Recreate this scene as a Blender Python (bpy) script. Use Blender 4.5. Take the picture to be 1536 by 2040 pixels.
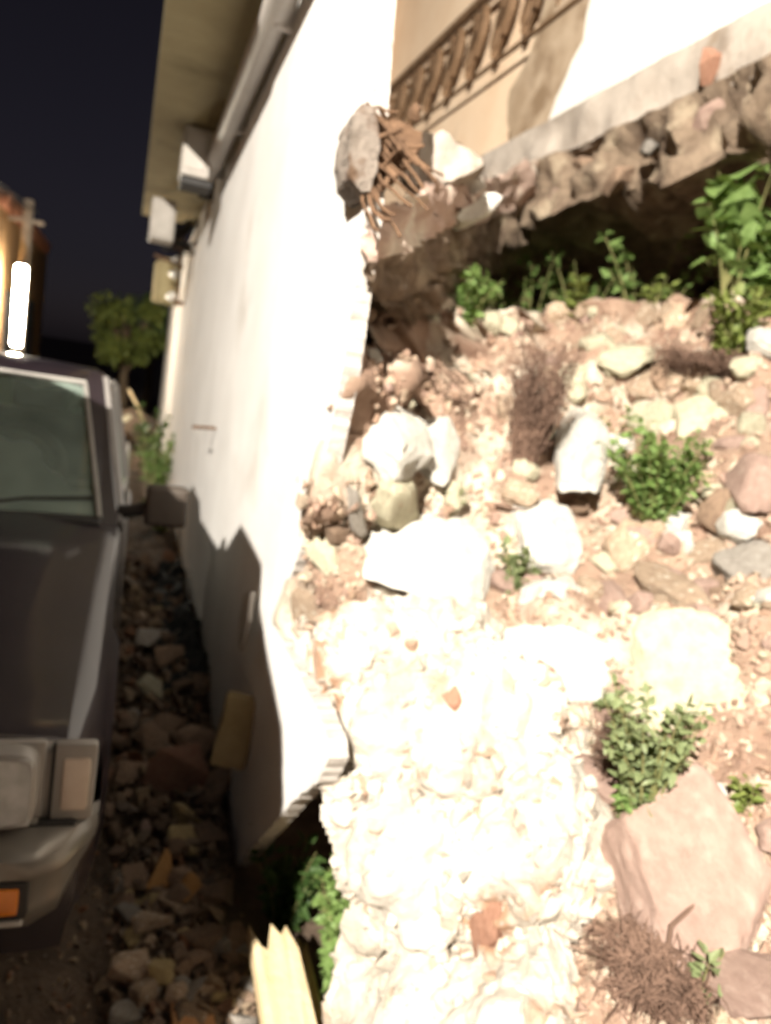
import bpy, bmesh, math, random
from mathutils import Vector, Matrix, noise, Euler
R = math.radians
random.seed(7)
for o in list(bpy.data.objects): bpy.data.objects.remove(o)
sc = bpy.context.scene
col = sc.collection

# ---------------------------------------------------------------- camera
F, CZ = 1500.0, 1.7                       # focal length in photo pixels (1536 wide), eye height
YAW, PIT, ROL = R(20.2), R(-9.4), R(9.0)
fw = Vector((math.sin(YAW)*math.cos(PIT), math.cos(YAW)*math.cos(PIT), math.sin(PIT)))
rt = Vector((math.cos(YAW), -math.sin(YAW), 0)); up = rt.cross(fw)
CAM = Vector((0, 0, CZ))
cx = rt*math.cos(ROL) + up*math.sin(ROL)
cy = up*math.cos(ROL) - rt*math.sin(ROL)
cd = bpy.data.cameras.new('camera'); cam = bpy.data.objects.new('camera', cd); col.objects.link(cam)
cd.sensor_fit = 'HORIZONTAL'; cd.sensor_width = 36; cd.lens = F/1536*36
cd.clip_start = .05; cd.clip_end = 900
m = Matrix((cx, cy, -fw)).transposed().to_4x4(); m.translation = CAM
cam.matrix_world = m
sc.camera = cam
cd.dof.use_dof = True; cd.dof.focus_distance = .62; cd.dof.aperture_fstop = 6.0   # the phone missed focus

# ---------------------------------------------------------------- night sky, moon, exposure
w = bpy.data.worlds.new('World'); sc.world = w; w.use_nodes = True
nt = w.node_tree; nt.nodes.clear()
sky = nt.nodes.new('ShaderNodeTexSky'); sky.sky_type = 'NISHITA'; sky.sun_disc = False
sky.sun_elevation = R(24); sky.sun_rotation = R(200)
hs = nt.nodes.new('ShaderNodeHueSaturation'); hs.inputs['Saturation'].default_value = .42
bg = nt.nodes.new('ShaderNodeBackground'); bg.inputs['Strength'].default_value = .0020
wo = nt.nodes.new('ShaderNodeOutputWorld')
nt.links.new(sky.outputs[0], hs.inputs['Color']); tint = nt.nodes.new('ShaderNodeMix'); tint.data_type = 'RGBA'; tint.blend_type = 'MULTIPLY'; tint.inputs[0].default_value = 1; tint.inputs[7].default_value = (1.15, .93, 1.2, 1)
nt.links.new(hs.outputs[0], tint.inputs[6]); nt.links.new(tint.outputs[2], bg.inputs[0]); nt.links.new(bg.outputs[0], wo.inputs[0])
sl = bpy.data.lights.new('moon', 'SUN'); sl.energy = .012; sl.angle = R(8); sl.color = (.9, .93, 1)
so = bpy.data.objects.new('moon', sl); col.objects.link(so); so.rotation_euler = (R(66), 0, R(-20))
sc.view_settings.view_transform = 'Standard'; sc.view_settings.look = 'None'
sc.view_settings.exposure = 0; sc.view_settings.gamma = 1; sc.view_settings.use_curve_mapping = False
sc.render.engine = 'CYCLES'
sc.cycles.use_denoising = True; sc.cycles.max_bounces = 8; sc.cycles.sample_clamp_indirect = 8

LAMP = Vector((-3.2, -3.5, 5.5)); LAMP_AIM = Vector((.95, 1.75, .85)); LAMP_W = 10500

# ---------------------------------------------------------------- pixel -> place
def ray(px, py):
    return fw + cx*((px-768)/F) - cy*((py-1020)/F)
def on_x(px, py, X): d = ray(px, py); return CAM + d*(X/d.x)
def on_y(px, py, Y): d = ray(px, py); return CAM + d*(Y/d.y)
def on_z(px, py, Z): d = ray(px, py); return CAM + d*((Z-CZ)/d.z)
WA, WB = .46, .018                           # plan line of the white wall: x = WA + WB*y
def on_wall(px, py): d = ray(px, py); return CAM + d*(WA/(d.x-WB*d.y))

# ---------------------------------------------------------------- helpers
def tag(o, label=None, cat=None, group=None, kind=None):
    if label: o['label'] = label
    if cat: o['category'] = cat
    if group: o['group'] = group
    if kind: o['kind'] = kind
    return o
def empty(name, loc=(0,0,0), rz=0):
    o = bpy.data.objects.new(name, None); col.objects.link(o); o.location = loc; o.rotation_euler.z = rz
    o.empty_display_size = .1
    return o
def obj(name, me, mats=None, parent=None, loc=None):
    if isinstance(me, bmesh.types.BMesh):
        bm = me; me = bpy.data.meshes.new(name); bm.normal_update(); bm.to_mesh(me); bm.free()
    o = bpy.data.objects.new(name, me); col.objects.link(o)
    if mats is not None:
        for mm in (mats if isinstance(mats, (list, tuple)) else [mats]): me.materials.append(mm)
    if parent: o.parent = parent
    if loc is not None: o.location = loc
    return o
def smooth(o, angle=40):
    for p in o.data.polygons: p.use_smooth = True
    o.data.set_sharp_from_angle(angle=R(angle))
    return o
def box(bm, c, s, bev=0, rot=None, seg=1):
    r = bmesh.ops.create_cube(bm, size=1); vs = r['verts']
    bmesh.ops.scale(bm, vec=s, verts=vs)
    if bev:
        es = list({e for v in vs for e in v.link_edges})
        q = bmesh.ops.bevel(bm, geom=es, offset=bev, segments=seg, affect='EDGES', profile=.6)
        vs = list({v for f in q['faces'] for v in f.verts} | {v for v in vs if v.is_valid})
    if rot is not None: bmesh.ops.rotate(bm, cent=(0,0,0), matrix=Euler(rot).to_matrix(), verts=vs)
    bmesh.ops.translate(bm, vec=c, verts=vs)
    return vs
def tube(bm, pts, rad, n=6, cap=True):
    pts = [Vector(p) for p in pts]; rings = []
    for i, p in enumerate(pts):
        d = (pts[min(i+1, len(pts)-1)] - pts[max(i-1, 0)]).normalized()
        a = d.orthogonal().normalized() if i == 0 else (a - d*a.dot(d)).normalized()
        b = d.cross(a); r = rad[i] if isinstance(rad, (list, tuple)) else rad
        rings.append([bm.verts.new(p + (a*math.cos(2*math.pi*k/n) + b*math.sin(2*math.pi*k/n))*r) for k in range(n)])
    for r0, r1 in zip(rings, rings[1:]):
        for k in range(n): bm.faces.new((r0[k], r0[(k+1) % n], r1[(k+1) % n], r1[k]))
    if cap:
        bm.faces.new(rings[0][::-1]); bm.faces.new(rings[-1])
def prism(bm, poly, axis_vec, front=0, side=0):
    """polygon of 3-D points extruded along axis_vec"""
    a = [bm.verts.new(p) for p in poly]; b = [bm.verts.new(Vector(p) + Vector(axis_vec)) for p in poly]
    f = bm.faces.new(a); f.material_index = front
    g = bm.faces.new(b[::-1]); g.material_index = side
    n = len(a)
    for i in range(n):
        q = bm.faces.new((a[(i+1) % n], a[i], b[i], b[(i+1) % n])); q.material_index = side
    bmesh.ops.recalc_face_normals(bm, faces=list(bm.faces))
def fb(v, s, o=3, off=0):
    return noise.fractal(Vector(v)*s + Vector((off, off*1.7, off*.3)), .9, 2.1, o, noise_basis='PERLIN_ORIGINAL')
def jagged(pts, step, amp, seed=0):
    """subdivide a polyline of 2-D points and roughen it"""
    rnd = random.Random(seed); out = []
    for (a, b) in zip(pts, pts[1:]):
        L = math.hypot(b[0]-a[0], b[1]-a[1]); n = max(1, int(L/step))
        for k in range(n):
            t = k/n; nx, ny = -(b[1]-a[1])/max(L, 1e-6), (b[0]-a[0])/max(L, 1e-6)
            j = rnd.uniform(-amp, amp) if k else 0
            out.append((a[0]+(b[0]-a[0])*t+nx*j, a[1]+(b[1]-a[1])*t+ny*j))
    out.append(pts[-1])
    return out

# ---------------------------------------------------------------- materials
def lin(c): return tuple(c) + (1,) if len(c) == 3 else c
def mat(name, c1, c2=None, scale=6, rough=.85, bump=0, bscale=30, rnd=0, c3=None, c3lo=.6, c3hi=.7, c3scale=3, metal=0, coat=0, spec=.4, detail=6, bdist=.02):
    mt = bpy.data.materials.new(name); mt.use_nodes = True
    n = mt.node_tree.nodes; L = mt.node_tree.links; b = n['Principled BSDF']
    b.inputs['Roughness'].default_value = rough; b.inputs['Metallic'].default_value = metal
    b.inputs['Specular IOR Level'].default_value = spec; b.inputs['Coat Weight'].default_value = coat
    b.inputs['Coat Roughness'].default_value = .08
    tc = n.new('ShaderNodeTexCoord'); src = tc.outputs['Object']
    if rnd:                                          # each copy gets its own piece of the pattern and its own tone
        oi = n.new('ShaderNodeObjectInfo'); va = n.new('ShaderNodeVectorMath'); va.operation = 'MULTIPLY_ADD'
        va.inputs[1].default_value = (1, 1, 1)
        cmb = n.new('ShaderNodeCombineXYZ'); mu = n.new('ShaderNodeMath'); mu.operation = 'MULTIPLY'; mu.inputs[1].default_value = 50
        L.new(oi.outputs['Random'], mu.inputs[0])
        for k in range(3): L.new(mu.outputs[0], cmb.inputs[k])
        L.new(tc.outputs['Object'], va.inputs[0]); L.new(cmb.outputs[0], va.inputs[2]); src = va.outputs[0]
    out = None
    if c2 is not None:
        nz = n.new('ShaderNodeTexNoise'); nz.inputs['Scale'].default_value = scale; nz.inputs['Detail'].default_value = detail
        nz.inputs['Roughness'].default_value = .65
        cr = n.new('ShaderNodeValToRGB'); cr.color_ramp.elements[0].position = .35; cr.color_ramp.elements[1].position = .65
        cr.color_ramp.elements[0].color = lin(c1); cr.color_ramp.elements[1].color = lin(c2)
        L.new(src, nz.inputs['Vector']); L.new(nz.outputs['Fac'], cr.inputs[0]); out = cr.outputs[0]
        if c3 is not None:
            n3 = n.new('ShaderNodeTexNoise'); n3.inputs['Scale'].default_value = c3scale; n3.inputs['Detail'].default_value = 5
            r3 = n.new('ShaderNodeValToRGB'); r3.color_ramp.elements[0].position = c3lo; r3.color_ramp.elements[1].position = c3hi
            mx = n.new('ShaderNodeMix'); mx.data_type = 'RGBA'; mx.inputs[7].default_value = lin(c3)
            L.new(src, n3.inputs['Vector']); L.new(n3.outputs['Fac'], r3.inputs[0]); L.new(r3.outputs[0], mx.inputs[0])
            L.new(out, mx.inputs[6]); out = mx.outputs[2]
        if rnd:
            h = n.new('ShaderNodeHueSaturation'); mr = n.new('ShaderNodeMapRange')
            mr.inputs[3].default_value = 1-rnd; mr.inputs[4].default_value = 1+rnd*.7
            L.new(oi.outputs['Random'], mr.inputs[0]); L.new(mr.outputs[0], h.inputs['Value']); L.new(out, h.inputs['Color']); out = h.outputs[0]
        L.new(out, b.inputs['Base Color'])
    else: b.inputs['Base Color'].default_value = lin(c1)
    if bump:
        nb = n.new('ShaderNodeTexNoise'); nb.inputs['Scale'].default_value = bscale; nb.inputs['Detail'].default_value = 7
        nb.inputs['Roughness'].default_value = .7
        bp = n.new('ShaderNodeBump'); bp.inputs['Strength'].default_value = bump; bp.inputs['Distance'].default_value = bdist
        L.new(src, nb.inputs['Vector']); L.new(nb.outputs['Fac'], bp.inputs['Height']); L.new(bp.outputs[0], b.inputs['Normal'])
    return mt
M = {}
M['plaster'] = mat('white_plaster', (.68, .655, .63), (.78, .76, .735), 1.6, .9, .25, 22, c3=(.50, .46, .41), c3lo=.62, c3hi=.80, c3scale=1.1)
M['plaster_broken'] = mat('broken_plaster_edge', (.40, .36, .32), (.56, .52, .48), 14, .95, .6, 40)
M['peach'] = mat('peach_paint', (.74, .55, .38), (.80, .63, .46), 2.2, .85, .2, 30, c3=(.50, .38, .27), c3lo=.62, c3hi=.8, c3scale=2.5)
M['limewash'] = mat('white_limewash', (.74, .72, .66), (.84, .82, .77), 2.5, .9, .35, 18, c3=(.55, .50, .42), c3lo=.66, c3hi=.76, c3scale=6)
M['tanstain'] = mat('tan_stained_render', (.34, .25, .165), (.46, .36, .26), 5, .95, .5, 30, c3=(.24, .165, .10), c3lo=.52, c3hi=.66, c3scale=4)
M['concrete'] = mat('grey_concrete', (.38, .325, .275), (.50, .44, .38), 6, .9, .5, 35, c3=(.25, .18, .12), c3lo=.58, c3hi=.72, c3scale=5)
M['stub'] = mat('weathered_stub', (.20, .165, .135), (.34, .29, .25), 12, .95, .9, 40, c3=(.13, .08, .05), c3lo=.52, c3hi=.62, c3scale=12)
M['pinkrender'] = mat('pink_render', (.48, .34, .28), (.60, .46, .38), 5, .92, .5, 30, c3=(.72, .64, .54), c3lo=.52, c3hi=.62, c3scale=5)
M['rawstone'] = mat('raw_masonry', (.16, .11, .075), (.36, .27, .19), 9, .95, .9, 22, c3=(.44, .35, .25), c3lo=.55, c3hi=.65, c3scale=7, bdist=.05)
M['cavesoil'] = mat('dark_soil', (.13, .095, .06), (.22, .165, .11), 8, .95, .8, 20)  # darker brown than the slope earth
M['soil'] = mat('slope_earth', (.31, .195, .14), (.45, .315, .23), 5, .95, .9, 34, c3=(.68, .60, .48), c3lo=.50, c3hi=.60, c3scale=3.2, bdist=.03)
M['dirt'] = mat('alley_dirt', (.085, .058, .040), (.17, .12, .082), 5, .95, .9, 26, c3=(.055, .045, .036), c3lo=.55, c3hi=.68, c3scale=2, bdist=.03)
M['far_ground'] = mat('far_earth', (.09, .07, .05), (.14, .11, .08), .6, .95)
M['lime'] = mat('lime_mortar', (.42, .36, .29), (.62, .58, .51), 5, .95, .8, 30, c3=(.36, .22, .14), c3lo=.58, c3hi=.66, c3scale=4.5, bdist=.02)
M['white_stone'] = mat('white_limestone', (.54, .51, .45), (.68, .66, .60), 5, .9, .6, 24, rnd=.08, c3=(.40, .34, .27), c3lo=.66, c3hi=.74, c3scale=9)
M['cream_stone'] = mat('cream_limestone', (.42, .38, .27), (.55, .52, .38), 6, .9, .6, 26, rnd=.12, c3=(.48, .36, .26), c3lo=.58, c3hi=.72, c3scale=5)
M['tan_stone'] = mat('tan_stone', (.32, .225, .155), (.50, .38, .27), 6, .9, .6, 26, rnd=.3, c3=(.70, .62, .50), c3lo=.58, c3hi=.68, c3scale=5)
M['pink_stone'] = mat('pink_stone', (.27, .18, .145), (.35, .245, .20), 5, .9, .5, 24, rnd=.16, c3=(.42, .315, .26), c3lo=.55, c3hi=.75, c3scale=4)
M['brown_stone'] = mat('brown_stone', (.22, .145, .10), (.36, .25, .17), 6, .9, .6, 26, rnd=.3)
M['grey_stone'] = mat('grey_stone', (.25, .22, .19), (.36, .33, .29), 6, .9, .6, 26, rnd=.25)
M['red_brick'] = mat('red_brick', (.28, .14, .09), (.37, .205, .14), 8, .9, .5, 30, rnd=.2)
M['ochre_block'] = mat('ochre_block', (.36, .27, .13), (.48, .37, .20), 7, .9, .5, 30, rnd=.15)
M['orange_stone'] = mat('orange_stone', (.42, .21, .07), (.52, .29, .11), 7, .9, .5, 30, rnd=.15)
def islandmat(name, cols, bump=.5):
    mt = mat(name, cols[0], rough=.95, bump=bump, bscale=60); n = mt.node_tree.nodes; L = mt.node_tree.links
    ge = n.new('ShaderNodeNewGeometry'); cr = n.new('ShaderNodeValToRGB'); cr.color_ramp.interpolation = 'LINEAR'
    for i_, c_ in enumerate(cols):
        e_ = cr.color_ramp.elements[i_] if i_ < 2 else cr.color_ramp.elements.new(.5)
    for i_, c_ in enumerate(cols):
        cr.color_ramp.elements[i_].position = i_/(len(cols)-1); cr.color_ramp.elements[i_].color = lin(c_)
    nz = n.new('ShaderNodeTexNoise'); nz.inputs['Scale'].default_value = 45; tc = n.new('ShaderNodeTexCoord'); L.new(tc.outputs['Object'], nz.inputs[0])
    mr = n.new('ShaderNodeMapRange'); mr.inputs[3].default_value = .72; mr.inputs[4].default_value = 1.25; L.new(nz.outputs[0], mr.inputs[0])
    h = n.new('ShaderNodeHueSaturation'); L.new(mr.outputs[0], h.inputs['Value']); L.new(cr.outputs[0], h.inputs['Color'])
    L.new(ge.outputs['Random Per Island'], cr.inputs[0]); L.new(h.outputs[0], n['Principled BSDF'].inputs['Base Color'])
    return mt
M['rubble'] = islandmat('packed_rubble', [(.20, .125, .085), (.36, .24, .17), (.30, .20, .155), (.46, .35, .25), (.40, .29, .22), (.55, .47, .36), (.27, .17, .12)])
M['pale_rubble'] = islandmat('pale_rubble', [(.40, .32, .25), (.56, .50, .42), (.48, .42, .34), (.62, .58, .50), (.36, .24, .17), (.55, .50, .42), (.28, .24, .20)])
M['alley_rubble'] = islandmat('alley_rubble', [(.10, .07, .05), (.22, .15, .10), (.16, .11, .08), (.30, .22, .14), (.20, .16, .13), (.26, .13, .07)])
M['gravel'] = mat('slope_gravel', (.30, .20, .14), (.52, .41, .31), 9, .95, .4, 60, detail=2)
M['dark_gravel'] = mat('alley_gravel', (.14, .10, .07), (.34, .25, .165), 9, .95, .4, 60, detail=2)
M['wood'] = mat('split_wood', (.62, .47, .27), (.75, .60, .38), 5, .8, .4, 40)
M['wood_red'] = mat('reddish_wood', (.45, .22, .09), (.56, .31, .15), 5, .8, .4, 40)
M['rust'] = mat('rusty_iron', (.10, .055, .03), (.20, .115, .065), 14, .85, .5, 60)
M['iron'] = mat('brown_painted_iron', (.13, .075, .04), (.22, .135, .075), 10, .7, .3, 50)
M['olive'] = mat('olive_soffit', (.34, .28, .15), (.44, .37, .21), 1.3, .9, .3, 14, c3=(.24, .20, .10), c3lo=.52, c3hi=.66, c3scale=1.6)
M['pvc'] = mat('grey_pvc', (.50, .46, .42), (.60, .56, .52), 3, .5)
M['metalbox'] = mat('pale_metal_box', (.36, .33, .29), (.46, .42, .38), 4, .55)
M['ochre'] = mat('ochre_house_paint', (.22, .12, .045), (.29, .17, .07), 1.5, .9, .3, 14, c3=(.15, .08, .03), c3lo=.56, c3hi=.7, c3scale=1.2)
M['tile'] = mat('roof_tile', (.26, .10, .05), (.36, .16, .09), 5, .9, .3, 30)
M['cable'] = mat('black_cable', (.02, .018, .016), rough=.6)
M['porcelain'] = mat('white_porcelain', (.75, .73, .68), rough=.3)
M['pole'] = mat('grey_pole', (.26, .22, .17), (.36, .31, .25), 5, .8)
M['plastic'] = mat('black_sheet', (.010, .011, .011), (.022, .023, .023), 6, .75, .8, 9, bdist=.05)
M['bark'] = mat('bark', (.07, .05, .03), (.14, .10, .06), 10, .95, .6, 20)
M['stem'] = mat('weed_stem', (.16, .17, .06), (.24, .22, .09), 9, .8)
M['dry'] = mat('dry_twig', (.085, .05, .035), (.165, .10, .07), 9, .9, rnd=.15)
def leafmat(name, a, b):
    mt = mat(name, a, b, 30, .55, spec=.35)
    bs = mt.node_tree.nodes['Principled BSDF']
    n = mt.node_tree.nodes; L = mt.node_tree.links
    tr = n.new('ShaderNodeBsdfTranslucent'); mx = n.new('ShaderNodeMixShader'); mx.inputs[0].default_value = .25
    tr.inputs[0].default_value = (b[0]*1.2, b[1]*1.2, b[2]*.7, 1)
    L.new(bs.outputs[0], mx.inputs[1]); L.new(tr.outputs[0], mx.inputs[2]); L.new(mx.outputs[0], n['Material Output'].inputs[0])
    return mt
M['leaf'] = leafmat('weed_leaf', (.11, .18, .045), (.19, .28, .09))
M['leaf_yellow'] = leafmat('yellow_green_leaf', (.12, .16, .035), (.20, .235, .065))
M['leaf_dark'] = leafmat('dark_leaf', (.03, .065, .015), (.065, .115, .03))
M['leaf_grey'] = leafmat('grey_green_leaf', (.14, .18, .08), (.22, .255, .125))
# car
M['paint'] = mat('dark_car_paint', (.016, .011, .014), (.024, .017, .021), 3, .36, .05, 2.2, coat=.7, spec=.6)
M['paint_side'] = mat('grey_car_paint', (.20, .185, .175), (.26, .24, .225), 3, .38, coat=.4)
M['bumper'] = mat('silver_bumper', (.17, .155, .135), (.23, .21, .185), 3, .36, metal=.35, coat=.1)
M['trim'] = mat('black_trim', (.018, .016, .015), (.03, .027, .025), 6, .6)
M['mirror'] = mat('brown_black_plastic', (.05, .038, .030), (.07, .055, .043), 6, .5)
M['bezel'] = mat('grey_bezel', (.30, .28, .26), (.36, .34, .31), 5, .45, metal=.3)
M['lens'] = mat('headlight_lens', (.80, .79, .77), (.92, .91, .90), 9, .16, .10, 14, metal=.5, coat=1, bdist=.05)
M['chrome'] = mat('chrome_reflector', (.86, .85, .83), (.92, .91, .9), 6, .10, .08, 26, metal=1)
M['corner_lens'] = mat('corner_lamp_lens', (.55, .45, .36), (.64, .54, .45), 8, .2, coat=.6)
M['amber'] = mat('amber_lens', (.60, .16, .012), (.75, .24, .03), 8, .25, coat=.6)
M['tyre'] = mat('tyre_rubber', (.013, .013, .013), (.025, .024, .023), 8, .85, .3, 30)
M['rim'] = mat('steel_rim', (.25, .24, .23), (.33, .32, .30), 6, .45, metal=.6)
M['seat'] = mat('seat_cloth', (.05, .055, .05), (.08, .085, .075), 12, .95)
def glassmat():
    mt = bpy.data.materials.new('tinted_glass'); mt.use_nodes = True
    n = mt.node_tree.nodes; L = mt.node_tree.links; n.remove(n['Principled BSDF'])
    t = n.new('ShaderNodeBsdfTransparent'); t.inputs[0].default_value = (.62, .74, .66, 1)
    g = n.new('ShaderNodeBsdfGlossy'); g.inputs['Roughness'].default_value = .06; g.inputs['Color'].default_value = (.9, 1, .95, 1)
    d = n.new('ShaderNodeBsdfDiffuse'); d.inputs[0].default_value = (.42, .52, .45, 1)       # dust film, lightened and greened to paint in the hazy reflection
    fr = n.new('ShaderNodeFresnel'); fr.inputs[0].default_value = 1.52
    m1 = n.new('ShaderNodeMixShader'); m2 = n.new('ShaderNodeMixShader')
    nz = n.new('ShaderNodeTexNoise'); nz.inputs['Scale'].default_value = 3; tc = n.new('ShaderNodeTexCoord')
    mr = n.new('ShaderNodeMapRange'); mr.inputs[3].default_value = -.05; mr.inputs[4].default_value = .70
    L.new(tc.outputs['Object'], nz.inputs[0]); L.new(nz.outputs[0], mr.inputs[0])
    L.new(mr.outputs[0], m1.inputs[0]); L.new(t.outputs[0], m1.inputs[1]); L.new(d.outputs[0], m1.inputs[2])
    L.new(fr.outputs[0], m2.inputs[0]); L.new(m1.outputs[0], m2.inputs[1]); L.new(g.outputs[0], m2.inputs[2])
    L.new(m2.outputs[0], n['Material Output'].inputs[0])
    return mt
M['glass'] = glassmat()
M['clear'] = glassmat(); M['clear'].name = 'gleaming_lens'
for n_ in M['clear'].node_tree.nodes:
    if n_.type == 'BSDF_TRANSPARENT': n_.inputs[0].default_value = (.95, .95, .94, 1)
    if n_.type == 'BSDF_DIFFUSE': n_.inputs[0].default_value = (.85, .85, .84, 1)  # pale diffuse share paints in the lens's bright reflection
    if n_.type == 'MAP_RANGE': n_.inputs[3].default_value = .30; n_.inputs[4].default_value = .75
    if n_.type == 'TEX_NOISE': n_.inputs['Scale'].default_value = 25
def emit(name, c, s):
    mt = bpy.data.materials.new(name); mt.use_nodes = True; b = mt.node_tree.nodes['Principled BSDF']
    b.inputs['Base Color'].default_value = (.9, .9, .9, 1); b.inputs['Emission Color'].default_value = lin(c); b.inputs['Emission Strength'].default_value = s
    return mt
M['tube_glow'] = emit('tube_lamp_glow', (1, .90, .72), 190)
M['led_glow'] = emit('floodlight_glow', (1, .95, .86), 60)

# ---------------------------------------------------------------- ground
def flat_grid(x0, x1, y0, y1, nx, ny, zf):
    vs = [(x0+(x1-x0)*i/nx, y0+(y1-y0)*j/ny) for j in range(ny+1) for i in range(nx+1)]
    fs = [(j*(nx+1)+i, j*(nx+1)+i+1, (j+1)*(nx+1)+i+1, (j+1)*(nx+1)+i) for j in range(ny) for i in range(nx)]
    me = bpy.data.meshes.new('grid'); me.from_pydata([(x, y, zf(x, y)) for x, y in vs], [], fs)
    for p in me.polygons: p.use_smooth = True
    return me
tag(obj('ground', flat_grid(-300, 300, -300, 400, 4, 4, lambda x, y: -.12), M['far_ground']), kind='structure')
def alley_z(x, y):
    z = fb((x, y, 0), 1.3, 3)*.05 + fb((x, y, 3), 7, 3)*.018
    z += .10*math.exp(-((x-.40)/.22)**2)*(1 if y < 6 else max(0, 1-(y-6)/4))      # spoil raked up along the wall
    z -= .06*math.exp(-((x-.62)/.20)**2-((y-1.9)/.5)**2)                            # the hole under the broken wall end
    return z
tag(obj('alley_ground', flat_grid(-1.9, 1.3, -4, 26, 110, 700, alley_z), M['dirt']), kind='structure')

# ---------------------------------------------------------------- the collapsed earth slope
CTRL = [(730,600,1.90),(690,750,1.87),(640,950,1.94),(575,1240,2.24),(800,760,2.08),(760,950,2.02),(700,1150,2.04),(640,1420,2.02),(700,1500,1.92),(640,1650,1.92),(700,1770,1.98),(640,1800,2.3),(690,1900,2.22),(700,2040,2.28),(600,2040,2.6),
 (760,640,2.35),(860,660,2.9),(960,650,3.2),(1130,625,3.55),(1330,605,3.6),(1536,600,3.40),(1800,600,3.1),(2200,600,2.9),
 (850,780,2.45),(1000,800,2.75),(1200,780,2.95),(1400,780,2.85),(1536,780,2.75),(1800,800,2.5),(2200,800,2.4),
 (820,1000,2.2),(1000,1000,2.3),(1200,1000,2.4),(1400,1000,2.35),(1536,1000,2.25),(1800,1000,2.1),(2200,1000,2.1),
 (850,1300,1.98),(1100,1300,2.0),(1300,1300,1.97),(1536,1300,1.88),(1800,1300,1.85),(2200,1300,1.9),
 (800,1500,1.88),(950,1500,1.84),(850,1700,1.86),(1100,1700,1.74),(1300,1700,1.70),(1536,1700,1.66),(1800,1700,1.7),(2200,1700,1.8),
 (850,2040,1.93),(1100,2040,1.72),(1300,2040,1.62),(1536,2040,1.58),(1800,2040,1.65),(2200,2040,1.8),
 (700,2300,2.3),(1000,2300,1.95),(1536,2300,1.75),(2200,2300,1.9),(700,2600,2.2),(1000,2600,2.1),(1536,2600,2.1),(2200,2600,2.15)]
def rdist(px, py):
    s = t = 0
    for (a, b, r) in CTRL:
        d2 = ((px-a)/1.0)**2 + (py-b)**2 + 900
        wgt = 1/d2**1.7; s += wgt; t += wgt*r
    return t/s
def sbase(px, py): return CAM + ray(px, py).normalized()*rdist(px, py)
def snorm(px, py):
    a = sbase(px+14, py)-sbase(px-14, py); b = sbase(px, py-14)-sbase(px, py+14)
    return a.cross(b).normalized()
def slope_pt(px, py):
    p = sbase(px, py); n = snorm(px, py)
    d = fb(p, 2.6, 3, 5)*.07 + fb(p, 9, 3, 9)*.03
    return p + n*d, n
NX, NY = 150, 180
LB = [(560, 690), (640, 680), (950, 590), (1240, 515), (1330, 575), (1420, 628), (1480, 655), (1560, 640), (1640, 634), (1770, 702), (1900, 690), (2040, 700), (2600, 720)]
def lbound(py):
    for (a, xa), (b, xb) in zip(LB, LB[1:]):
        if py <= b: return xa + (xb-xa)*max(0, (py-a))/(b-a)
    return LB[-1][1]
gv = []; gx = [730 + (2200-730)*i/NX for i in range(NX+1)]
crest = lambda px: 640 if px < 860 else (640-(px-860)*.06 if px < 1536 else 600)
for j in range(NY+1):
    for i, px in enumerate(gx):
        c = crest(px) + fb((px*.01, 0, 0), 1.2, 3)*34 - 8
        py = c + (2600-c)*(j/NY)
        l = lbound(py); qx = l + (2200-l)*(i/NX)**1.15
        p_, n_ = slope_pt(max(qx, l+6), py); e = max(0, 1-(qx-l)/45)
        gv.append(p_ + ray(qx, py).normalized()*(.28*e*e) + cx*.05*e*e)           # the free edge rolls back out of sight
fs = []
# behind the crest the soil runs back under the house
back = []
for k in range(1, 9):
    for i, px in enumerate(gx):
        p = gv[i]; d = Vector((.8, .6, 0)).normalized() if px < 1300 else Vector((1, .15, 0)).normalized()
        q = p + d*(.17*k) + Vector((0, 0, (-.015 if px > 900 else -.09)*k + fb(p+d*k*.17, 6, 2)*.03)); back.append(q)
allv = back[::-1]
rows = []
for k in range(8, 0, -1): rows.append([back[(k-1)*(NX+1)+i] for i in range(NX+1)])
for j in range(NY+1): rows.append([gv[j*(NX+1)+i] for i in range(NX+1)])
vv = [p for r_ in rows for p in r_]
n1 = NX+1
for j in range(len(rows)-1):
    for i in range(NX): fs.append((j*n1+i, (j+1)*n1+i, (j+1)*n1+i+1, j*n1+i+1))
me = bpy.data.meshes.new('slope'); me.from_pydata(vv, [], fs)
for p in me.polygons: p.use_smooth = True
slope = tag(obj('earth_slope', me, M['soil']), kind='structure')

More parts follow.
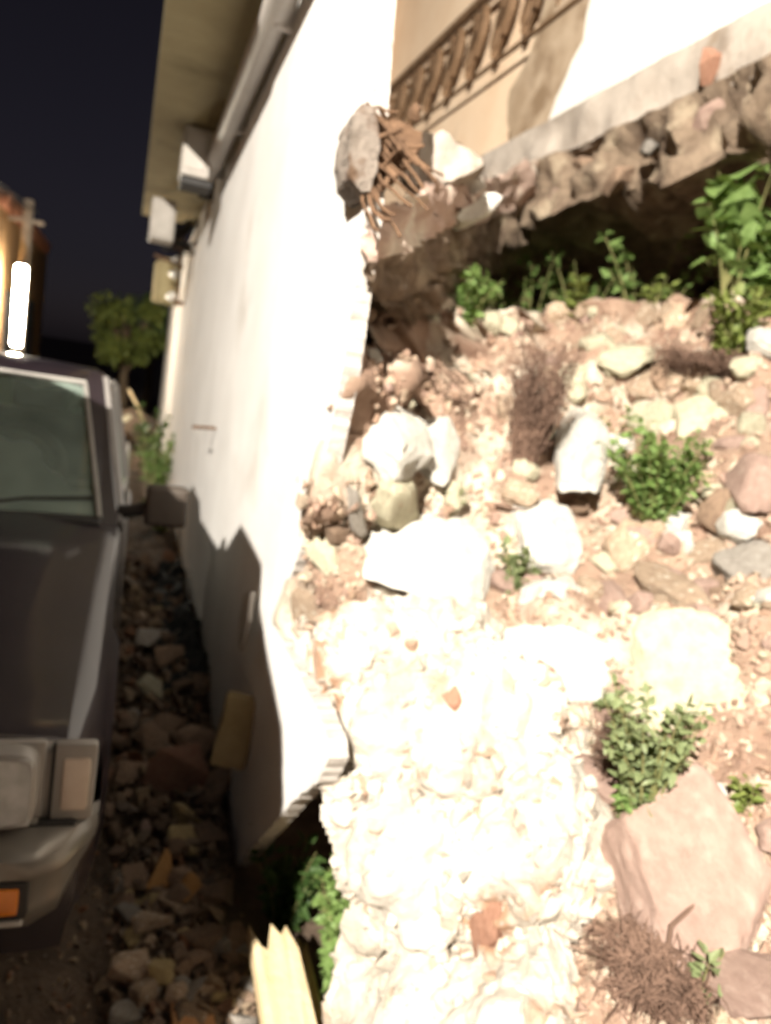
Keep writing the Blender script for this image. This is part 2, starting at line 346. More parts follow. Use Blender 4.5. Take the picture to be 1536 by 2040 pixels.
# ---------------------------------------------------------------- stones
def hull_bm(seed, n=16, sub=0, rough=.0, bev=.06, box_like=.5):
    rnd = random.Random(seed); bm = bmesh.new()
    for k in range(n):
        v = Vector((rnd.gauss(0,1), rnd.gauss(0,1), rnd.gauss(0,1))).normalized()
        mxc = max(abs(v.x), abs(v.y), abs(v.z)); v = v*(1-box_like) + v/mxc*box_like*.85
        bm.verts.new(v*rnd.uniform(.86, 1.0))
    r = bmesh.ops.convex_hull(bm, input=list(bm.verts))
    bmesh.ops.delete(bm, geom=[g for g in set(r['geom_interior']+r['geom_unused']) if isinstance(g, bmesh.types.BMVert) and g.is_valid], context='VERTS')
    bmesh.ops.dissolve_limit(bm, angle_limit=R(14), verts=list(bm.verts), edges=list(bm.edges))
    if bev: bmesh.ops.bevel(bm, geom=list(bm.edges), offset=bev, segments=1, affect='EDGES', clamp_overlap=True)
    bmesh.ops.triangulate(bm, faces=list(bm.faces))
    for _ in range(sub):
        long_ = [e for e in bm.edges if e.calc_length() > .12]
        bmesh.ops.subdivide_edges(bm, edges=long_, cuts=1, use_grid_fill=True)
        bmesh.ops.triangulate(bm, faces=list(bm.faces))
    if rough:
        bm.normal_update()
        for v in bm.verts:
            v.co += v.normal*(fb(v.co, 1.6, 2, seed)*rough*1.2 + fb(v.co, 5, 3, seed*2)*rough*.55)
    return bm
def mesh_of(bm, name, sm=False):
    me = bpy.data.meshes.new(name); bm.normal_update(); bm.to_mesh(me); bm.free()
    if sm:
        for p in me.polygons: p.use_smooth = True
        me.set_sharp_from_angle(angle=R(38))
    return me
VAR = [mesh_of(hull_bm(100+k, 14+k % 6, 0, 0, .07), 'stone') for k in range(16)]
VMED = [mesh_of(hull_bm(300+k, 16+k % 7, 2, .06, .06), 'stone', True) for k in range(10)]
def place(name, me, mt, pos, sx, sy, sz, rot, **kw):
    o = bpy.data.objects.new(name, me); col.objects.link(o)
    if not me.materials: me.materials.append(mt)
    o.location = pos; o.scale = (sx, sy, sz); o.rotation_euler = rot
    o.material_slots[0].link = 'OBJECT'; o.material_slots[0].material = mt
    return tag(o, **kw)
def frame_rot(n, ang):
    """axes: local x along the picture's right on the surface, local y up-slope, z outward, turned by ang"""
    x = (cx - n*cx.dot(n)).normalized(); y = n.cross(x)
    m3 = Matrix((x, y, n)).transposed()
    return (m3 @ Matrix.Rotation(ang, 3, 'Z')).to_euler()
def boulder(seed, px, py, hw, hh, ang, depth, mt, label, lift=0, *, sub=3, rough=.09, n=22, name='boulder', sink=.35, box_like=.55, cat='stone', group=None):
    p, nn = slope_pt(px, py); r = rdist(px, py)/F*1.02
    sh = abs(nn.dot(ray(px, py).normalized()))                      # foreshortening up the slope
    me = mesh_of(hull_bm(seed, n, sub, rough, .05, box_like), name, True)
    a, b = hw*r, hh*r/max(sh, .45)
    d = depth*min(a, b)
    return place(name, me, mt, p + nn*(lift + d*(1-2*sink)), a, b, d, frame_rot(nn, R(ang)), label=label, cat=cat, group=group)
B = boulder
B(1, 1150, 893, 68, 112, -12, .75, M['white_stone'], 'tall white limestone block between the reddish dry bush and the round green weed', rough=.06, box_like=.7)
B(2, 780, 880, 88, 72, 5, .6, M['white_stone'], 'broad white stone beside the white wall edge, below the pink rubble', rough=.07, box_like=.8)
B(3, 875, 885, 58, 72, -15, .6, M['white_stone'], 'white squarish stone abutting the broad white stone, left of the reddish dry bush', rough=.06, box_like=.8)
B(4, 770, 1000, 66, 62, 10, .5, M['cream_stone'], 'cream stone wedged under the broad white stone near the wall', rough=.07)
B(5, 850, 1115, 165, 105, -6, .45, M['white_stone'], 'largest white limestone slab left of the small green sprig', rough=.07, sub=4)
B(6, 1085, 1075, 78, 76, 8, .5, M['white_stone'], 'white stone directly above the small green sprig', rough=.07, box_like=.7)
B(7, 1110, 1180, 62, 40, -38, .5, M['white_stone'], 'tilted white flake below the small green sprig', rough=.06)
B(8, 1100, 1315, 128, 92, -8, .55, M['white_stone'], 'big smooth white boulder left of the cream green boulder', rough=.07, sub=4)
B(9, 1372, 1365, 146, 150, 20, .42, M['cream_stone'], 'big pitted cream green boulder above the leafy upright weeds', rough=.08, sub=4)
B(10, 1400, 1775, 165, 205, 28, .38, M['pink_stone'], 'very large flat pink stone behind the grey dry bush', rough=.06, sub=4)
# the fallen block of pale mortared masonry that fills the lower middle of the slope
mo = [(600, 1235), (700, 1190), (800, 1215), (960, 1225), (1010, 1330), (1130, 1420), (1150, 1500), (1200, 1640), (1190, 1740), (1150, 1850), (1120, 2120), (705, 2120), (695, 1900), (706, 1770), (640, 1640), (642, 1560), (664, 1480), (632, 1400), (590, 1310)]
def inside(px, py):
    c_ = False; n_ = len(mo)
    for i in range(n_):
        (x1, y1), (x2, y2) = mo[i], mo[(i+1) % n_]
        if (y1 > py) != (y2 > py) and px < (x2-x1)*(py-y1)/(y2-y1)+x1: c_ = not c_
    return c_
def edged(px, py):
    dm = 1e9; n_ = len(mo)
    for i in range(n_):
        a_, b_ = Vector(mo[i]), Vector(mo[(i+1) % n_]); ab = b_-a_; t_ = max(0, min(1, (Vector((px, py))-a_).dot(ab)/ab.length_squared))
        dm = min(dm, (Vector((px, py))-a_-ab*t_).length)
    return dm
def mass_pt(px, py):
    p_, n_ = slope_pt(px, py); e = edged(px, py)*(1 if inside(px, py) else -1)
    e += fb((px*.01, py*.01, 0), 1.5, 3)*30
    k = max(-1, min(1, e/45))
    cell = noise.voronoi(Vector((px*.0085, py*.0068, 3)) + Vector((fb(p_, 5, 2)*.25,)*3))[0]
    bulge = min(.35, (cell[1]-cell[0]))*.10
    h = .025 + .05*k + bulge + fb(p_, 7, 4, 2)*.030 + fb(p_, 24, 4, 6)*.017
    return p_ + n_*h
V, Fc = [], []; n_x, n_y = 190, 280
for j in range(n_y+1):
    for i in range(n_x+1): V.append(mass_pt(560+i*(680/n_x), 1150+j*(1000/n_y)))
for j in range(n_y):
    for i in range(n_x):
        px, py = 560+(i+.5)*(680/n_x), 1150+(j+.5)*(1000/n_y)
        if inside(px, py) or edged(px, py) < 34 and px > 730: Fc.append((j*(n_x+1)+i, (j+1)*(n_x+1)+i, (j+1)*(n_x+1)+i+1, j*(n_x+1)+i+1))
me = bpy.data.meshes.new('fallen_masonry'); me.from_pydata(V, [], Fc)
bm = bmesh.new(); bm.from_mesh(me); bmesh.ops.delete(bm, geom=[v for v in bm.verts if not v.link_faces], context='VERTS'); bm.to_mesh(me); bm.free()
for p_ in me.polygons: p_.use_smooth = True
tag(obj('fallen_masonry', me, M['lime']), 'large pale block of fallen lime mortared masonry right of the broken wall tip', 'masonry')
for k, (px, py, hw, hh, ang, mt, lb) in enumerate([
    (1408, 1103, 46, 24, -18, 'tan_stone', 'flat tan stone overhanging a dark gap below the round green weed'),
    (1500, 1130, 60, 42, 10, 'grey_stone', 'grey brown stone right of the flat tan stone'),
    (1490, 1185, 42, 26, -20, 'tan_stone', 'tan flake jutting over a dark gap above the cream green boulder'),
    (1450, 1030, 62, 48, 20, 'brown_stone', 'dull brown stone right of the round green weed'),
    (1502, 815, 46, 42, 15, 'pink_stone', 'pinkish stone below the brown dry grass tuft'),
    (1400, 850, 62, 46, -10, 'cream_stone', 'cream stone above the round green weed'),
    (1300, 828, 52, 26, 8, 'cream_stone', 'long cream stone touching the tall white block'),
    (1285, 775, 34, 24, 0, 'tan_stone', 'rounded tan stone left of the brown dry grass tuft'),
    (1240, 735, 62, 34, -10, 'cream_stone', 'cream stone left of the brown dry grass tuft'),
    (1145, 770, 42, 38, 25, 'cream_stone', 'rounded cream stone above the tall white block'),
    (1085, 835, 26, 40, 0, 'cream_stone', 'small cream stone wedged between dry bush and tall white block'),
    (1528, 720, 40, 34, 0, 'white_stone', 'white stone under the leafy plants of the hollow'),
    (1405, 1600, 46, 22, -8, 'white_stone', 'white flat stone left of the small yellow green weed'),
    (1460, 1665, 46, 20, -35, 'tan_stone', 'long oval tan stone below the small yellow green weed'),
    (1050, 1400, 34, 22, -10, 'red_brick', 'red brick fragment under the big smooth white boulder'),
    (920, 1440, 28, 40, 20, 'red_brick', 'reddish brick fragment set in the pale mortar'),
    (1020, 1830, 40, 62, 8, 'red_brick', 'lower reddish brick fragment in pale mortar above the slope foot'),
    (745, 1590, 16, 50, 4, 'red_brick', 'thin reddish brick edge in the tall mortar lump'),
    (1120, 1450, 62, 30, -25, 'cream_stone', 'cream flake below the red brick fragment'),
    (640, 1110, 44, 50, 10, 'cream_stone', 'cream stone touching the white wall edge low down'),
    (690, 1010, 24, 50, 12, 'grey_stone', 'narrow lilac grey stone standing by the white wall edge'),
    (610, 1220, 34, 60, 10, 'tan_stone', 'tan stone wedged against the foot of the white wall'),
    (1210, 1180, 44, 40, 0, 'pink_stone', 'pinkish stone between tilted flake and cream green boulder'),
    (1340, 1150, 60, 50, 12, 'tan_stone', 'tan stone above the cream green boulder'),
    (1255, 1080, 55, 60, -20, 'tan_stone', 'tan stone below left of the round green weed'),
    (1190, 1560, 46, 60, 20, 'pink_stone', 'pinkish stone left of the leafy upright weeds'),
    (1500, 1950, 70, 90, 15, 'pink_stone', 'pinkish stone right of the grey dry bush at the slope foot'),
    (1500, 960, 60, 50, 0, 'pink_stone', 'pink stone near the round green weed beside a brown stone')]):
    B(60+k, px, py, hw, hh, ang, .6, M[mt], lb, .07 if mt == 'red_brick' else 0, sub=2, rough=.07, name='stone' if mt != 'red_brick' else 'brick_fragment', cat='stone' if mt != 'red_brick' else 'brick', box_like=.5)
# loose stones scattered singly
KEYS = [(920,1650,250,400),(1150,893,80,115),(820,880,120,75),(850,1115,150,95),(1085,1075,70,70),(1100,1315,120,90),(1372,1365,140,145),(1400,1775,150,190)]
LAB = {'tan_stone': 'angular tan stone', 'cream_stone': 'cream stone', 'pink_stone': 'pinkish stone', 'brown_stone': 'brown stone', 'white_stone': 'white stone'}
LMK = [(920, 610, 'the weed at the near end of the hollow'), (1150, 600, 'the yellow green weed on the hollow rim'), (1290, 600, 'the small sprig on the hollow rim'), (1450, 560, 'the broad leaved plant of the hollow'),
 (1445, 680, 'the yellowish leafy weed'), (1300, 960, 'the round bushy weed'), (1025, 1140, 'the small sprig among white stones'), (1265, 1530, 'the leafy upright weeds'), (1480, 1590, 'the weed on the pink stone edge'),
 (1050, 860, 'the reddish dry bush'), (1290, 1920, 'the drooping grey dry bush'), (1390, 740, 'the brown dry grass tuft'), (1150, 893, 'the tall white block'), (820, 880, 'the broad white stone by the wall'),
 (850, 1115, 'the largest white slab'), (1100, 1315, 'the smooth white boulder'), (1372, 1365, 'the cream green boulder'), (1400, 1775, 'the very large pink stone'), (760, 640, 'the broken cross wall'),
 (690, 760, 'the white wall edge high up'), (640, 1000, 'the white wall edge halfway down'), (600, 1200, 'the white wall edge low down'), (1450, 1030, 'the dull brown stone'), (1500, 1140, 'the grey brown stone'),
 (760, 1010, 'the cream stone under the broad white stone'), (1240, 735, 'the cream stone left of the dry grass'), (1500, 815, 'the pinkish stone under the dry grass'), (1530, 720, 'the white stone under the hollow plants')]
def near(px, py, L_=None): return min(L_ or LMK, key=lambda l: (l[0]-px)**2+(l[1]-py)**2)[2]
rnd = random.Random(11); cnt = 0
while cnt < 165:
    px, py = rnd.uniform(640, 1545), rnd.uniform(640, 2040)
    if cnt < 60: px, py = rnd.uniform(1000, 1545), rnd.uniform(640, 1280)
    elif cnt < 85: px = rnd.uniform(740, 1545); py = crest(px) + rnd.uniform(0, 26)
    if px < 760 and 1240 < py: continue
    if px < 720 and py < 700: continue
    if any(abs(px-a) < c*.9 and abs(py-b) < d*.9 for a, b, c, d in KEYS): continue
    inl = 700 < px < 1180 and py > 1250
    if inl and rnd.random() < .8: continue
    s = rnd.choice([9, 11, 13, 16, 20, 26, 34]) if not inl else rnd.choice([7, 9, 12])
    if cnt < 60: s = rnd.choice([20, 26, 32, 38])
    elif cnt < 85: s = rnd.choice([12, 18, 26])
    p, n = slope_pt(px, py); r = rdist(px, py)/F*s
    mt = rnd.choices(list(LAB), [5, 3, 3.2, 1.6, 1.2])[0]
    place('stone', rnd.choice(VMED if s > 20 else VAR), M[mt], p + n*r*.25, r*rnd.uniform(.9, 1.5), r*rnd.uniform(.7, 1.1), r*rnd.uniform(.5, .9),
          frame_rot(n, rnd.uniform(0, 6.3)), label=('tiny ' if s < 12 else 'small ' if s < 20 else 'fist sized ' if s < 30 else 'larger ') + LAB[mt] + ' near ' + near(px, py), cat='stone', group='loose stones on the rubble slope')
    cnt += 1
def gravel(name, pts, mt, kind='stuff', seed=0, **kw):
    """pts: (position, normal, radius); tiny hulls joined into one mesh"""
    rnd = random.Random(seed); base = []
    for k in range(8):
        bm = hull_bm(700+k, 9, 0, 0, 0); bm.verts.ensure_lookup_table()
        base.append(([v.co.copy() for v in bm.verts], [[v.index for v in f.verts] for f in bm.faces])); bm.free()
    V, Fc = [], []
    for (p, n, r) in pts:
        bv, bf = rnd.choice(base); m3 = Euler((rnd.uniform(0, 6), rnd.uniform(0, 6), rnd.uniform(0, 6))).to_matrix()
        s = Vector((r*rnd.uniform(.8, 1.4), r*rnd.uniform(.6, 1), r*rnd.uniform(.5, .9))); o0 = len(V)
        for v in bv: V.append(p + m3 @ Vector((v.x*s.x, v.y*s.y, v.z*s.z)))
        for f in bf: Fc.append([o0+i for i in f])
    me = bpy.data.meshes.new(name); me.from_pydata(V, [], Fc)
    return tag(obj(name, me, mt), kind=kind, **kw)
pts = []; rnd = random.Random(5)
for k in range(9000):
    px, py = rnd.uniform(600, 1640), rnd.uniform(620, 2080)
    if px < 720 and not 950 < py < 1250: continue
    if 700 < px < 1180 and py > 1250 and rnd.random() < .55: continue
    p, n = slope_pt(px, py); s = rnd.choice([3, 3.5, 4, 5, 6, 8, 10])*rdist(px, py)/F
    pts.append((p + n*s*.3, n, s))
gravel('slope_gravel', pts, M['rubble'], label='tan gravel and clods covering the rubble slope', cat='gravel')
pts = []
for k in range(3400):
    px, py = rnd.uniform(600, 1640), rnd.uniform(625, 2080)
    if px < 720 and not 950 < py < 1250: continue
    if inside(px, py) and edged(px, py) > 20: continue
    if any(abs(px-a) < c*.8 and abs(py-b) < d*.8 for a, b, c, d in KEYS): continue
    p, n = slope_pt(px, py); s = rnd.choice([8, 10, 12, 14, 17, 21])*rdist(px, py)/F
    pts.append((p - n*s*.05, n, s))
gravel('packed_rubble', pts, M['rubble'], seed=4, label='packed broken stones filling the slope between the larger stones', cat='rubble')
pts = []
for k in range(1500):
    px, py = rnd.uniform(600, 1200), rnd.uniform(1230, 2060)
    if not inside(px, py): continue
    s = rnd.choice([7, 9, 12, 16, 20, 26])*rdist(px, py)/F
    p = mass_pt(px, py); n = snorm(px, py); pts.append((p - n*s*.40, n, s))
gravel('set_stones', pts, M['pale_rubble'], seed=6, label='pale stones set in the mortar of the fallen masonry', cat='stones')

pts = []; rnd = random.Random(15)
for k in range(420):
    px, py = rnd.uniform(600, 1190), rnd.uniform(1230, 2050)
    if not inside(px, py): continue
    p = mass_pt(px, py); n = snorm(px, py); pts.append((p - n*.002, n, rnd.choice([3, 4, 5, 7, 9])*rdist(px, py)/F))
gravel('embedded_pebbles', pts, M['grey_stone'], seed=8, label='small grey pebbles stuck in the fallen pale masonry', cat='pebbles')

# ---------------------------------------------------------------- white plastered alley wall
YW1 = 17.5
def wy(px, py): q = on_wall(px, py); return (q.y, q.z)
edge = jagged([(2.10, 3.2), (1.96, 2.62), (1.91, 2.43), (1.80, 2.10), (1.79, 1.72), wy(640, 950), wy(590, 1120), wy(545, 1240)], .012, .0035, 3)
edge2 = jagged([wy(545, 1240), wy(585, 1320), wy(625, 1400), wy(652, 1470), wy(655, 1510), wy(635, 1555), wy(580, 1600), (2.40, -.1), (2.55, -.25)], .012, .0035, 4)
outline = edge[:-1] + edge2 + [(YW1, -.25), (YW1, 3.2)]
ang_w = -math.atan(WB)
wall = tag(empty('plastered_wall', (WA, 0, 0)), 'long white plastered alley wall with a broken near end', 'wall')
bm = bmesh.new()
prism(bm, [(WB*y, y, z) for y, z in outline], (.045, 0, 0), 0, 1)
obj('wall_leaf', bm, [M['plaster'], M['plaster_broken']], wall)
# small iron hook on the wall
q = on_wall(430, 853); bm = bmesh.new()
tube(bm, [(q.x-WA+.02, q.y, q.z), (q.x-WA-.10, q.y-.02, q.z-.005), (q.x-WA-.14, q.y-.10, q.z+.0), (q.x-WA-.14, q.y-.22, q.z+.01)], .011, 6)
obj('iron_hook', bm, M['rust'], wall)
# flap of bluish plaster peeling at the edge of the shade
q = wy(512, 1238); bm = bmesh.new()
prism(bm, [(WB*q[0]-.045, q[0]+a, q[1]+b) for a, b in [(-.05, .12), (.06, .08), (.10, -.03), (.03, -.12), (-.02, -.05), (-.06, .02)]], (.016, 0, 0))
obj('loose_flake', bm, M['metalbox'], wall)

# ---------------------------------------------------------------- house on the exposed footing
XH = 2.2
house = tag(empty('house', (XH, 4, 2.6)), 'peach and white house standing on an undermined footing above the rubble', 'house')
def hloc(p): return Vector(p) - Vector((XH, 4, 2.6))
def hpart(name, bm, mt, parent=house):
    o = obj(name, bm, mt)
    if parent is house: o.data.transform(Matrix.Translation(-Vector((XH, 4, 2.6))))
    o.parent = parent
    return o
bm = bmesh.new(); box(bm, (XH+.16, 5.75, 4.6), (.30, 4.9, 2.7)); peach = hpart('peach_wall', bm, M['peach'])
bm = bmesh.new(); box(bm, (XH+.6, 8.15, 4.0), (2.6, .12, 4.4)); hpart('end_wall', bm, M['peach'])
# white limewashed plinth wall with ragged left border
bo = [on_x(*q, XH-.10) for q in [(1068, 300), (1085, 255), (1110, 190), (1140, 120), (1162, 80), (1168, 30), (1185, -60), (1230, -180)]]
lo = [(p.y, p.z) for p in bo if p.z > 3.32]
out = jagged(lo, .07, .012, 2) + [(-2.5, 5.4), (-2.5, 3.30), (2.0, 3.30), (lo[0][0]+.06, 3.275)]
bm = bmesh.new(); prism(bm, [(XH-.10, y, z) for y, z in out], (.12, 0, 0)); hpart('limewashed_wall', bm, M['limewash'])
# stained concrete post between
bo = [on_x(*q, XH-.085) for q in [(1020, 300), (1010, 240), (1015, 180), (1050, 120), (1070, 60), (1090, -20), (1120, -160)]]
po = jagged([(p.y, p.z) for p in bo], .06, .014, 6)
bm = bmesh.new()
for (ya, za), (yb, zb_) in zip(po, po[1:]):
    q4 = [(XH-.085, ya, za), (XH-.085, 3.75, za), (XH-.085, 3.75, zb_), (XH-.085, yb, zb_)]
    v4 = [bm.verts.new(q_) for q_ in q4]; bm.faces.new(v4); w4 = [bm.verts.new((XH, ya, za)), bm.verts.new((XH, yb, zb_))]
    bm.faces.new((v4[0], v4[3], w4[1], w4[0]))
bmesh.ops.remove_doubles(bm, verts=list(bm.verts), dist=1e-4); bmesh.ops.recalc_face_normals(bm, faces=list(bm.faces)); hpart('stained_post', bm, M['tanstain'])
# railing band
zt, zb = 4.44, 3.90; xr = XH-.09
bm = bmesh.new(); tube(bm, [(xr, 7.95, zt), (xr, 3.6, zt)], .035, 8); tube(bm, [(xr+.03, 7.95, zt+.07), (xr+.03, 3.6, zt+.07)], .012, 6)
rail = hpart('railing', bm, M['iron'])
bm = bmesh.new(); tube(bm, [(xr, 7.95, zb), (xr, 3.6, zb)], .018, 6); brail = hpart('bottom_rail', bm, M['iron'], rail)
brail.data.transform(Matrix.Translation(-Vector((XH, 4, 2.6))))
# one wrought motif: two leaf shaped bars crossing and a scroll
bm = bmesh.new()
def leafbar(bm, a, b, wd, th):
    a, b = Vector(a), Vector(b); d = b-a; s = Vector((0, d.z, -d.y)).normalized()*wd
    p = [a, a+d*.25+s, a+d*.6+s*.9, b, a+d*.6-s*.9, a+d*.25-s]
    prism(bm, p, (th, 0, 0))
leafbar(bm, (0, -.09, .22), (0, -.03, -.10), .052, .05)
leafbar(bm, (0, .02, .12), (0, .07, -.22), .050, .048)
leafbar(bm, (0, -.06, .06), (0, .05, -.06), .055, .045)
leafbar(bm, (0, .06, .22), (0, .02, .05), .03, .04)
tube(bm, [(0.012, .06+.055*math.cos(t*.5), -.10+.07*math.sin(t*.5)) for t in range(14)], .012, 5, False)
tube(bm, [(0.012, -.04+.06*math.cos(t*.5), .10+.06*math.sin(t*.5)) for t in range(14)], .012, 5, False)
motif = mesh_of(bm, 'ornament'); motif.materials.append(M['iron'])
y = 3.75
while y < 7.9:
    o = bpy.data.objects.new('ornament', motif); col.objects.link(o); o.parent = rail
    o.location = hloc((xr-.012, y, (zt+zb)/2)); o.scale = (1, 1, .98); y += .42
# footing: concrete edge, broken masonry course and the ragged underside
def rough_slab(x0, x1, y0, y1, z0, z1, ny, nx, nz, amp, seed, zbot=None):
    bm = bmesh.new(); bmesh.ops.create_cube(bm, size=1)
    bmesh.ops.subdivide_edges(bm, edges=[e for e in bm.edges if abs((e.verts[0].co-e.verts[1].co).y) > .5], cuts=ny, use_grid_fill=True)
    bmesh.ops.subdivide_edges(bm, edges=[e for e in bm.edges if abs((e.verts[0].co-e.verts[1].co).z) > .9], cuts=nz, use_grid_fill=True)
    bmesh.ops.subdivide_edges(bm, edges=[e for e in bm.edges if abs((e.verts[0].co-e.verts[1].co).x) > .9], cuts=nx, use_grid_fill=True)
    bm.normal_update()
    for v in bm.verts:
        c = Vector((x0+(x1-x0)*(v.co.x+.5), y0+(y1-y0)*(v.co.y+.5), z0+(z1-z0)*(v.co.z+.5)))
        a = amp if v.co.z < .45 else amp*.2
        c += v.normal*(fb(c, 3.2, 2, seed)*a*1.3 + fb(c, 11, 3, seed+3)*a*.55)
        if zbot and v.co.z < -.4: c.z += zbot(c)
        v.co = c
    return bm
bm = rough_slab(XH-.14, XH+.5, 2.2, 5.25, 3.02, 3.27, 60, 4, 4, .035, 4); smooth(hpart('footing_edge', bm, M['concrete']), 50)
bm = rough_slab(XH-.15, XH+.5, -2.5, 2.22, 3.02, 3.29, 60, 4, 4, .05, 14); smooth(hpart('render_edge', bm, M['pinkrender']), 50)
bm = rough_slab(XH-.17, XH+1.5, -2.5, 5.35, 2.72, 3.04, 220, 12, 8, .11, 21); smooth(hpart('masonry_course', bm, M['rawstone']), 60)
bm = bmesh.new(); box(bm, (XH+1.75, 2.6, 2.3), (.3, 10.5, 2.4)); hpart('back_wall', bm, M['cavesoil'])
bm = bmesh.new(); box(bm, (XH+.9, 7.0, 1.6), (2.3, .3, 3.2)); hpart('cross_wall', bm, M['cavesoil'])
# floor and ceiling mass of the house (blocks the sky)
bm = bmesh.new(); box(bm, (XH+2.2, 2.8, 5.6), (3.7, 10.6, .2)); hpart('roof_slab', bm, M['concrete'])
# individual stones hanging in the broken course
rnd = random.Random(31)
for k in range(20):
    y = rnd.uniform(2.0, 5.3); o = bpy.data.objects.new('footing_stone', rnd.choice(VAR)); col.objects.link(o); o.parent = house
    s = rnd.uniform(.04, .10); o.location = hloc((XH-.12+rnd.uniform(-.03, .10), y, rnd.uniform(2.70, 3.0)))
    o.scale = (s, s*rnd.uniform(.9, 1.7), s*rnd.uniform(.55, .8)); o.rotation_euler = (rnd.uniform(-.4, .4), rnd.uniform(-.4, .4), rnd.uniform(-.4, .4))
    o.material_slots[0].link = 'OBJECT'; o.material_slots[0].material = M[rnd.choice(['tan_stone', 'brown_stone', 'pink_stone', 'brown_stone', 'grey_stone'])]
for k, (px, py) in enumerate([(1395, 135), (1415, 150)]):
    pass
p = on_x(1412, 128, XH-.2); me = mesh_of(hull_bm(501, 12, 0, 0, .05, .8), 'brick_fragment')
place('brick_fragment', me, M['red_brick'], p, .05, .06, .085, (0, .1, .1), label='red brick fragment sticking out of the footing under the white wall', cat='brick')

# ---------------------------------------------------------------- broken cross wall beside the plastered wall
def lump_from_outline(name, outline, Y, depth, mt, seed, amp, dirv=(0.25, 1, 0), step=.06):
    """an outline standing at distance Y, with real thickness, roughened"""
    bm = bmesh.new(); dv = Vector(dirv).normalized()*depth
    pts2 = jagged([(q[0], q[1]) for q in outline] + [outline[0]], 14, 3.5, seed)[:-1]
    P = [on_y(a, b, Y) for a, b in pts2]
    f0 = bm.faces.new([bm.verts.new(p) for p in P])
    r = bmesh.ops.extrude_face_region(bm, geom=[f0])
    bmesh.ops.translate(bm, vec=dv, verts=[g for g in r['geom'] if isinstance(g, bmesh.types.BMVert)])
    bmesh.ops.triangulate(bm, faces=list(bm.faces))
    for _ in range(4):
        bmesh.ops.subdivide_edges(bm, edges=[e for e in bm.edges if e.calc_length() > step], cuts=1)
        bmesh.ops.triangulate(bm, faces=list(bm.faces), quad_method='SHORT_EDGE')
    bmesh.ops.recalc_face_normals(bm, faces=list(bm.faces)); bm.normal_update()
    for v in bm.verts: v.co += v.normal*(fb(v.co, 4, 2, seed)*amp + fb(v.co, 14, 3, seed+2)*amp*.5)
    return bm
cw = tag(empty('broken_cross_wall', (.6, 2.3, 2.0)), 'broken pink rendered cross wall with rusty rods beside the white wall', 'wall')
def cpart(name, bm, mt):
    o = obj(name, bm, mt); o.data.transform(Matrix.Translation(-Vector((.6, 2.3, 2.0)))); o.parent = cw; return o
ST = [((728, 425), (712, 600), 1.93), ((790, 400), (765, 612), 2.08), ((850, 362), (840, 575), 2.42), ((925, 368), (905, 522), 3.0), ((985, 352), (960, 512), 3.9), ((1075, 310), (1050, 480), 4.75)]
bm = bmesh.new(); NS, NT = 60, 22; gg_ = []
for i in range(NS+1):
    u = i/NS*(len(ST)-1); k = min(len(ST)-2, int(u)); f = u-k; f2 = f
    (t0, b0_, r0), (t1, b1_, r1) = ST[k], ST[k+1]; tp = Vector(t0).lerp(Vector(t1), f2); bt = Vector(b0_).lerp(Vector(b1_), f2); r_ = r0+(r1-r0)*f2
    T_ = CAM + ray(*tp).normalized()*r_; B_ = CAM + ray(*bt).normalized()*(r_-.02); bk = Vector((.55, .83, 0))*(.35+.1*f)
    row = [T_ + bk + Vector((0, 0, .02))] + [T_.lerp(B_, j/NT) + Vector((-.04, -.05, 0))*math.sin(j/NT*3.14) for j in range(NT+1)] + [B_ + bk*.5 + Vector((0, 0, .03)), B_ + bk]
    gg_.append([bm.verts.new(p_) for p_ in row])
for r0, r1 in zip(gg_, gg_[1:]):
    for k in range(len(r0)-1):
        f_ = bm.faces.new((r0[k], r0[k+1], r1[k+1], r1[k])); f_.material_index = 0 if k < NT*.62 else 1
bmesh.ops.recalc_face_normals(bm, faces=list(bm.faces)); bm.normal_update()
for v in bm.verts: v.co += v.normal*(fb(v.co, 5, 2, 3)*.045 + fb(v.co, 17, 3, 8)*.028)
smooth(cpart('broken_slab', bm, [M['pinkrender'], M['rawstone']]), 60)
smooth(cpart('concrete_piece', lump_from_outline('x', [(790, 290), (850, 262), (945, 292), (965, 330), (930, 352), (855, 372), (800, 350)], 2.5, .4, None, 9, .03, dirv=(.5, 1, .1), step=.04), M['concrete']), 50)
smooth(cpart('white_chip', lump_from_outline('x', [(905, 430), (940, 408), (985, 385), (1000, 392), (960, 428), (918, 444)], 2.72, .15, None, 3, .03, step=.04), M['limewash']), 50)
# stub of the wall head
smooth(cpart('concrete_stub', lump_from_outline('x', [(702, 230), (722, 206), (748, 215), (760, 262), (756, 330), (742, 385), (720, 384), (697, 352), (697, 280)], 1.76, .18, None, 12, .016, dirv=(.1, 1, 0), step=.02), M['stub']), 50)
bm = bmesh.new(); rnd = random.Random(4)
def rod(a, b, rad=.006, sag=.03):
    A, Bp = on_y(*a, 1.78), on_y(*b, 1.74); pts_ = []
    for t in range(7):
        u = t/6; pts_.append(A.lerp(Bp, u) + Vector((0, 0, -sag*math.sin(u*3.14))) + Vector((rnd.uniform(-.004, .004),)*3))
    bm2 = bmesh.new(); tube(bm2, pts_, rad, 6); cpart('reinforcing_rod', bm2, M['rust'])
for a, b in [((742, 262), (882, 352)), ((728, 300), (850, 420)), ((722, 340), (800, 470)), ((730, 205), (865, 362)), ((745, 260), (845, 375)), ((750, 300), (835, 385)), ((740, 330), (822, 410)), ((735, 355), (785, 430)),
             ((725, 370), (775, 440)), ((720, 380), (752, 462)), ((760, 215), (800, 300)), ((735, 215), (830, 330)), ((770, 260), (845, 290)),
             ((740, 280), (800, 260)), ((750, 340), (790, 300)), ((722, 210), (790, 225))]:
    rod(a, b, rnd.choice([.003, .004, .0055]), rnd.uniform(-.01, .02))
bm.free()
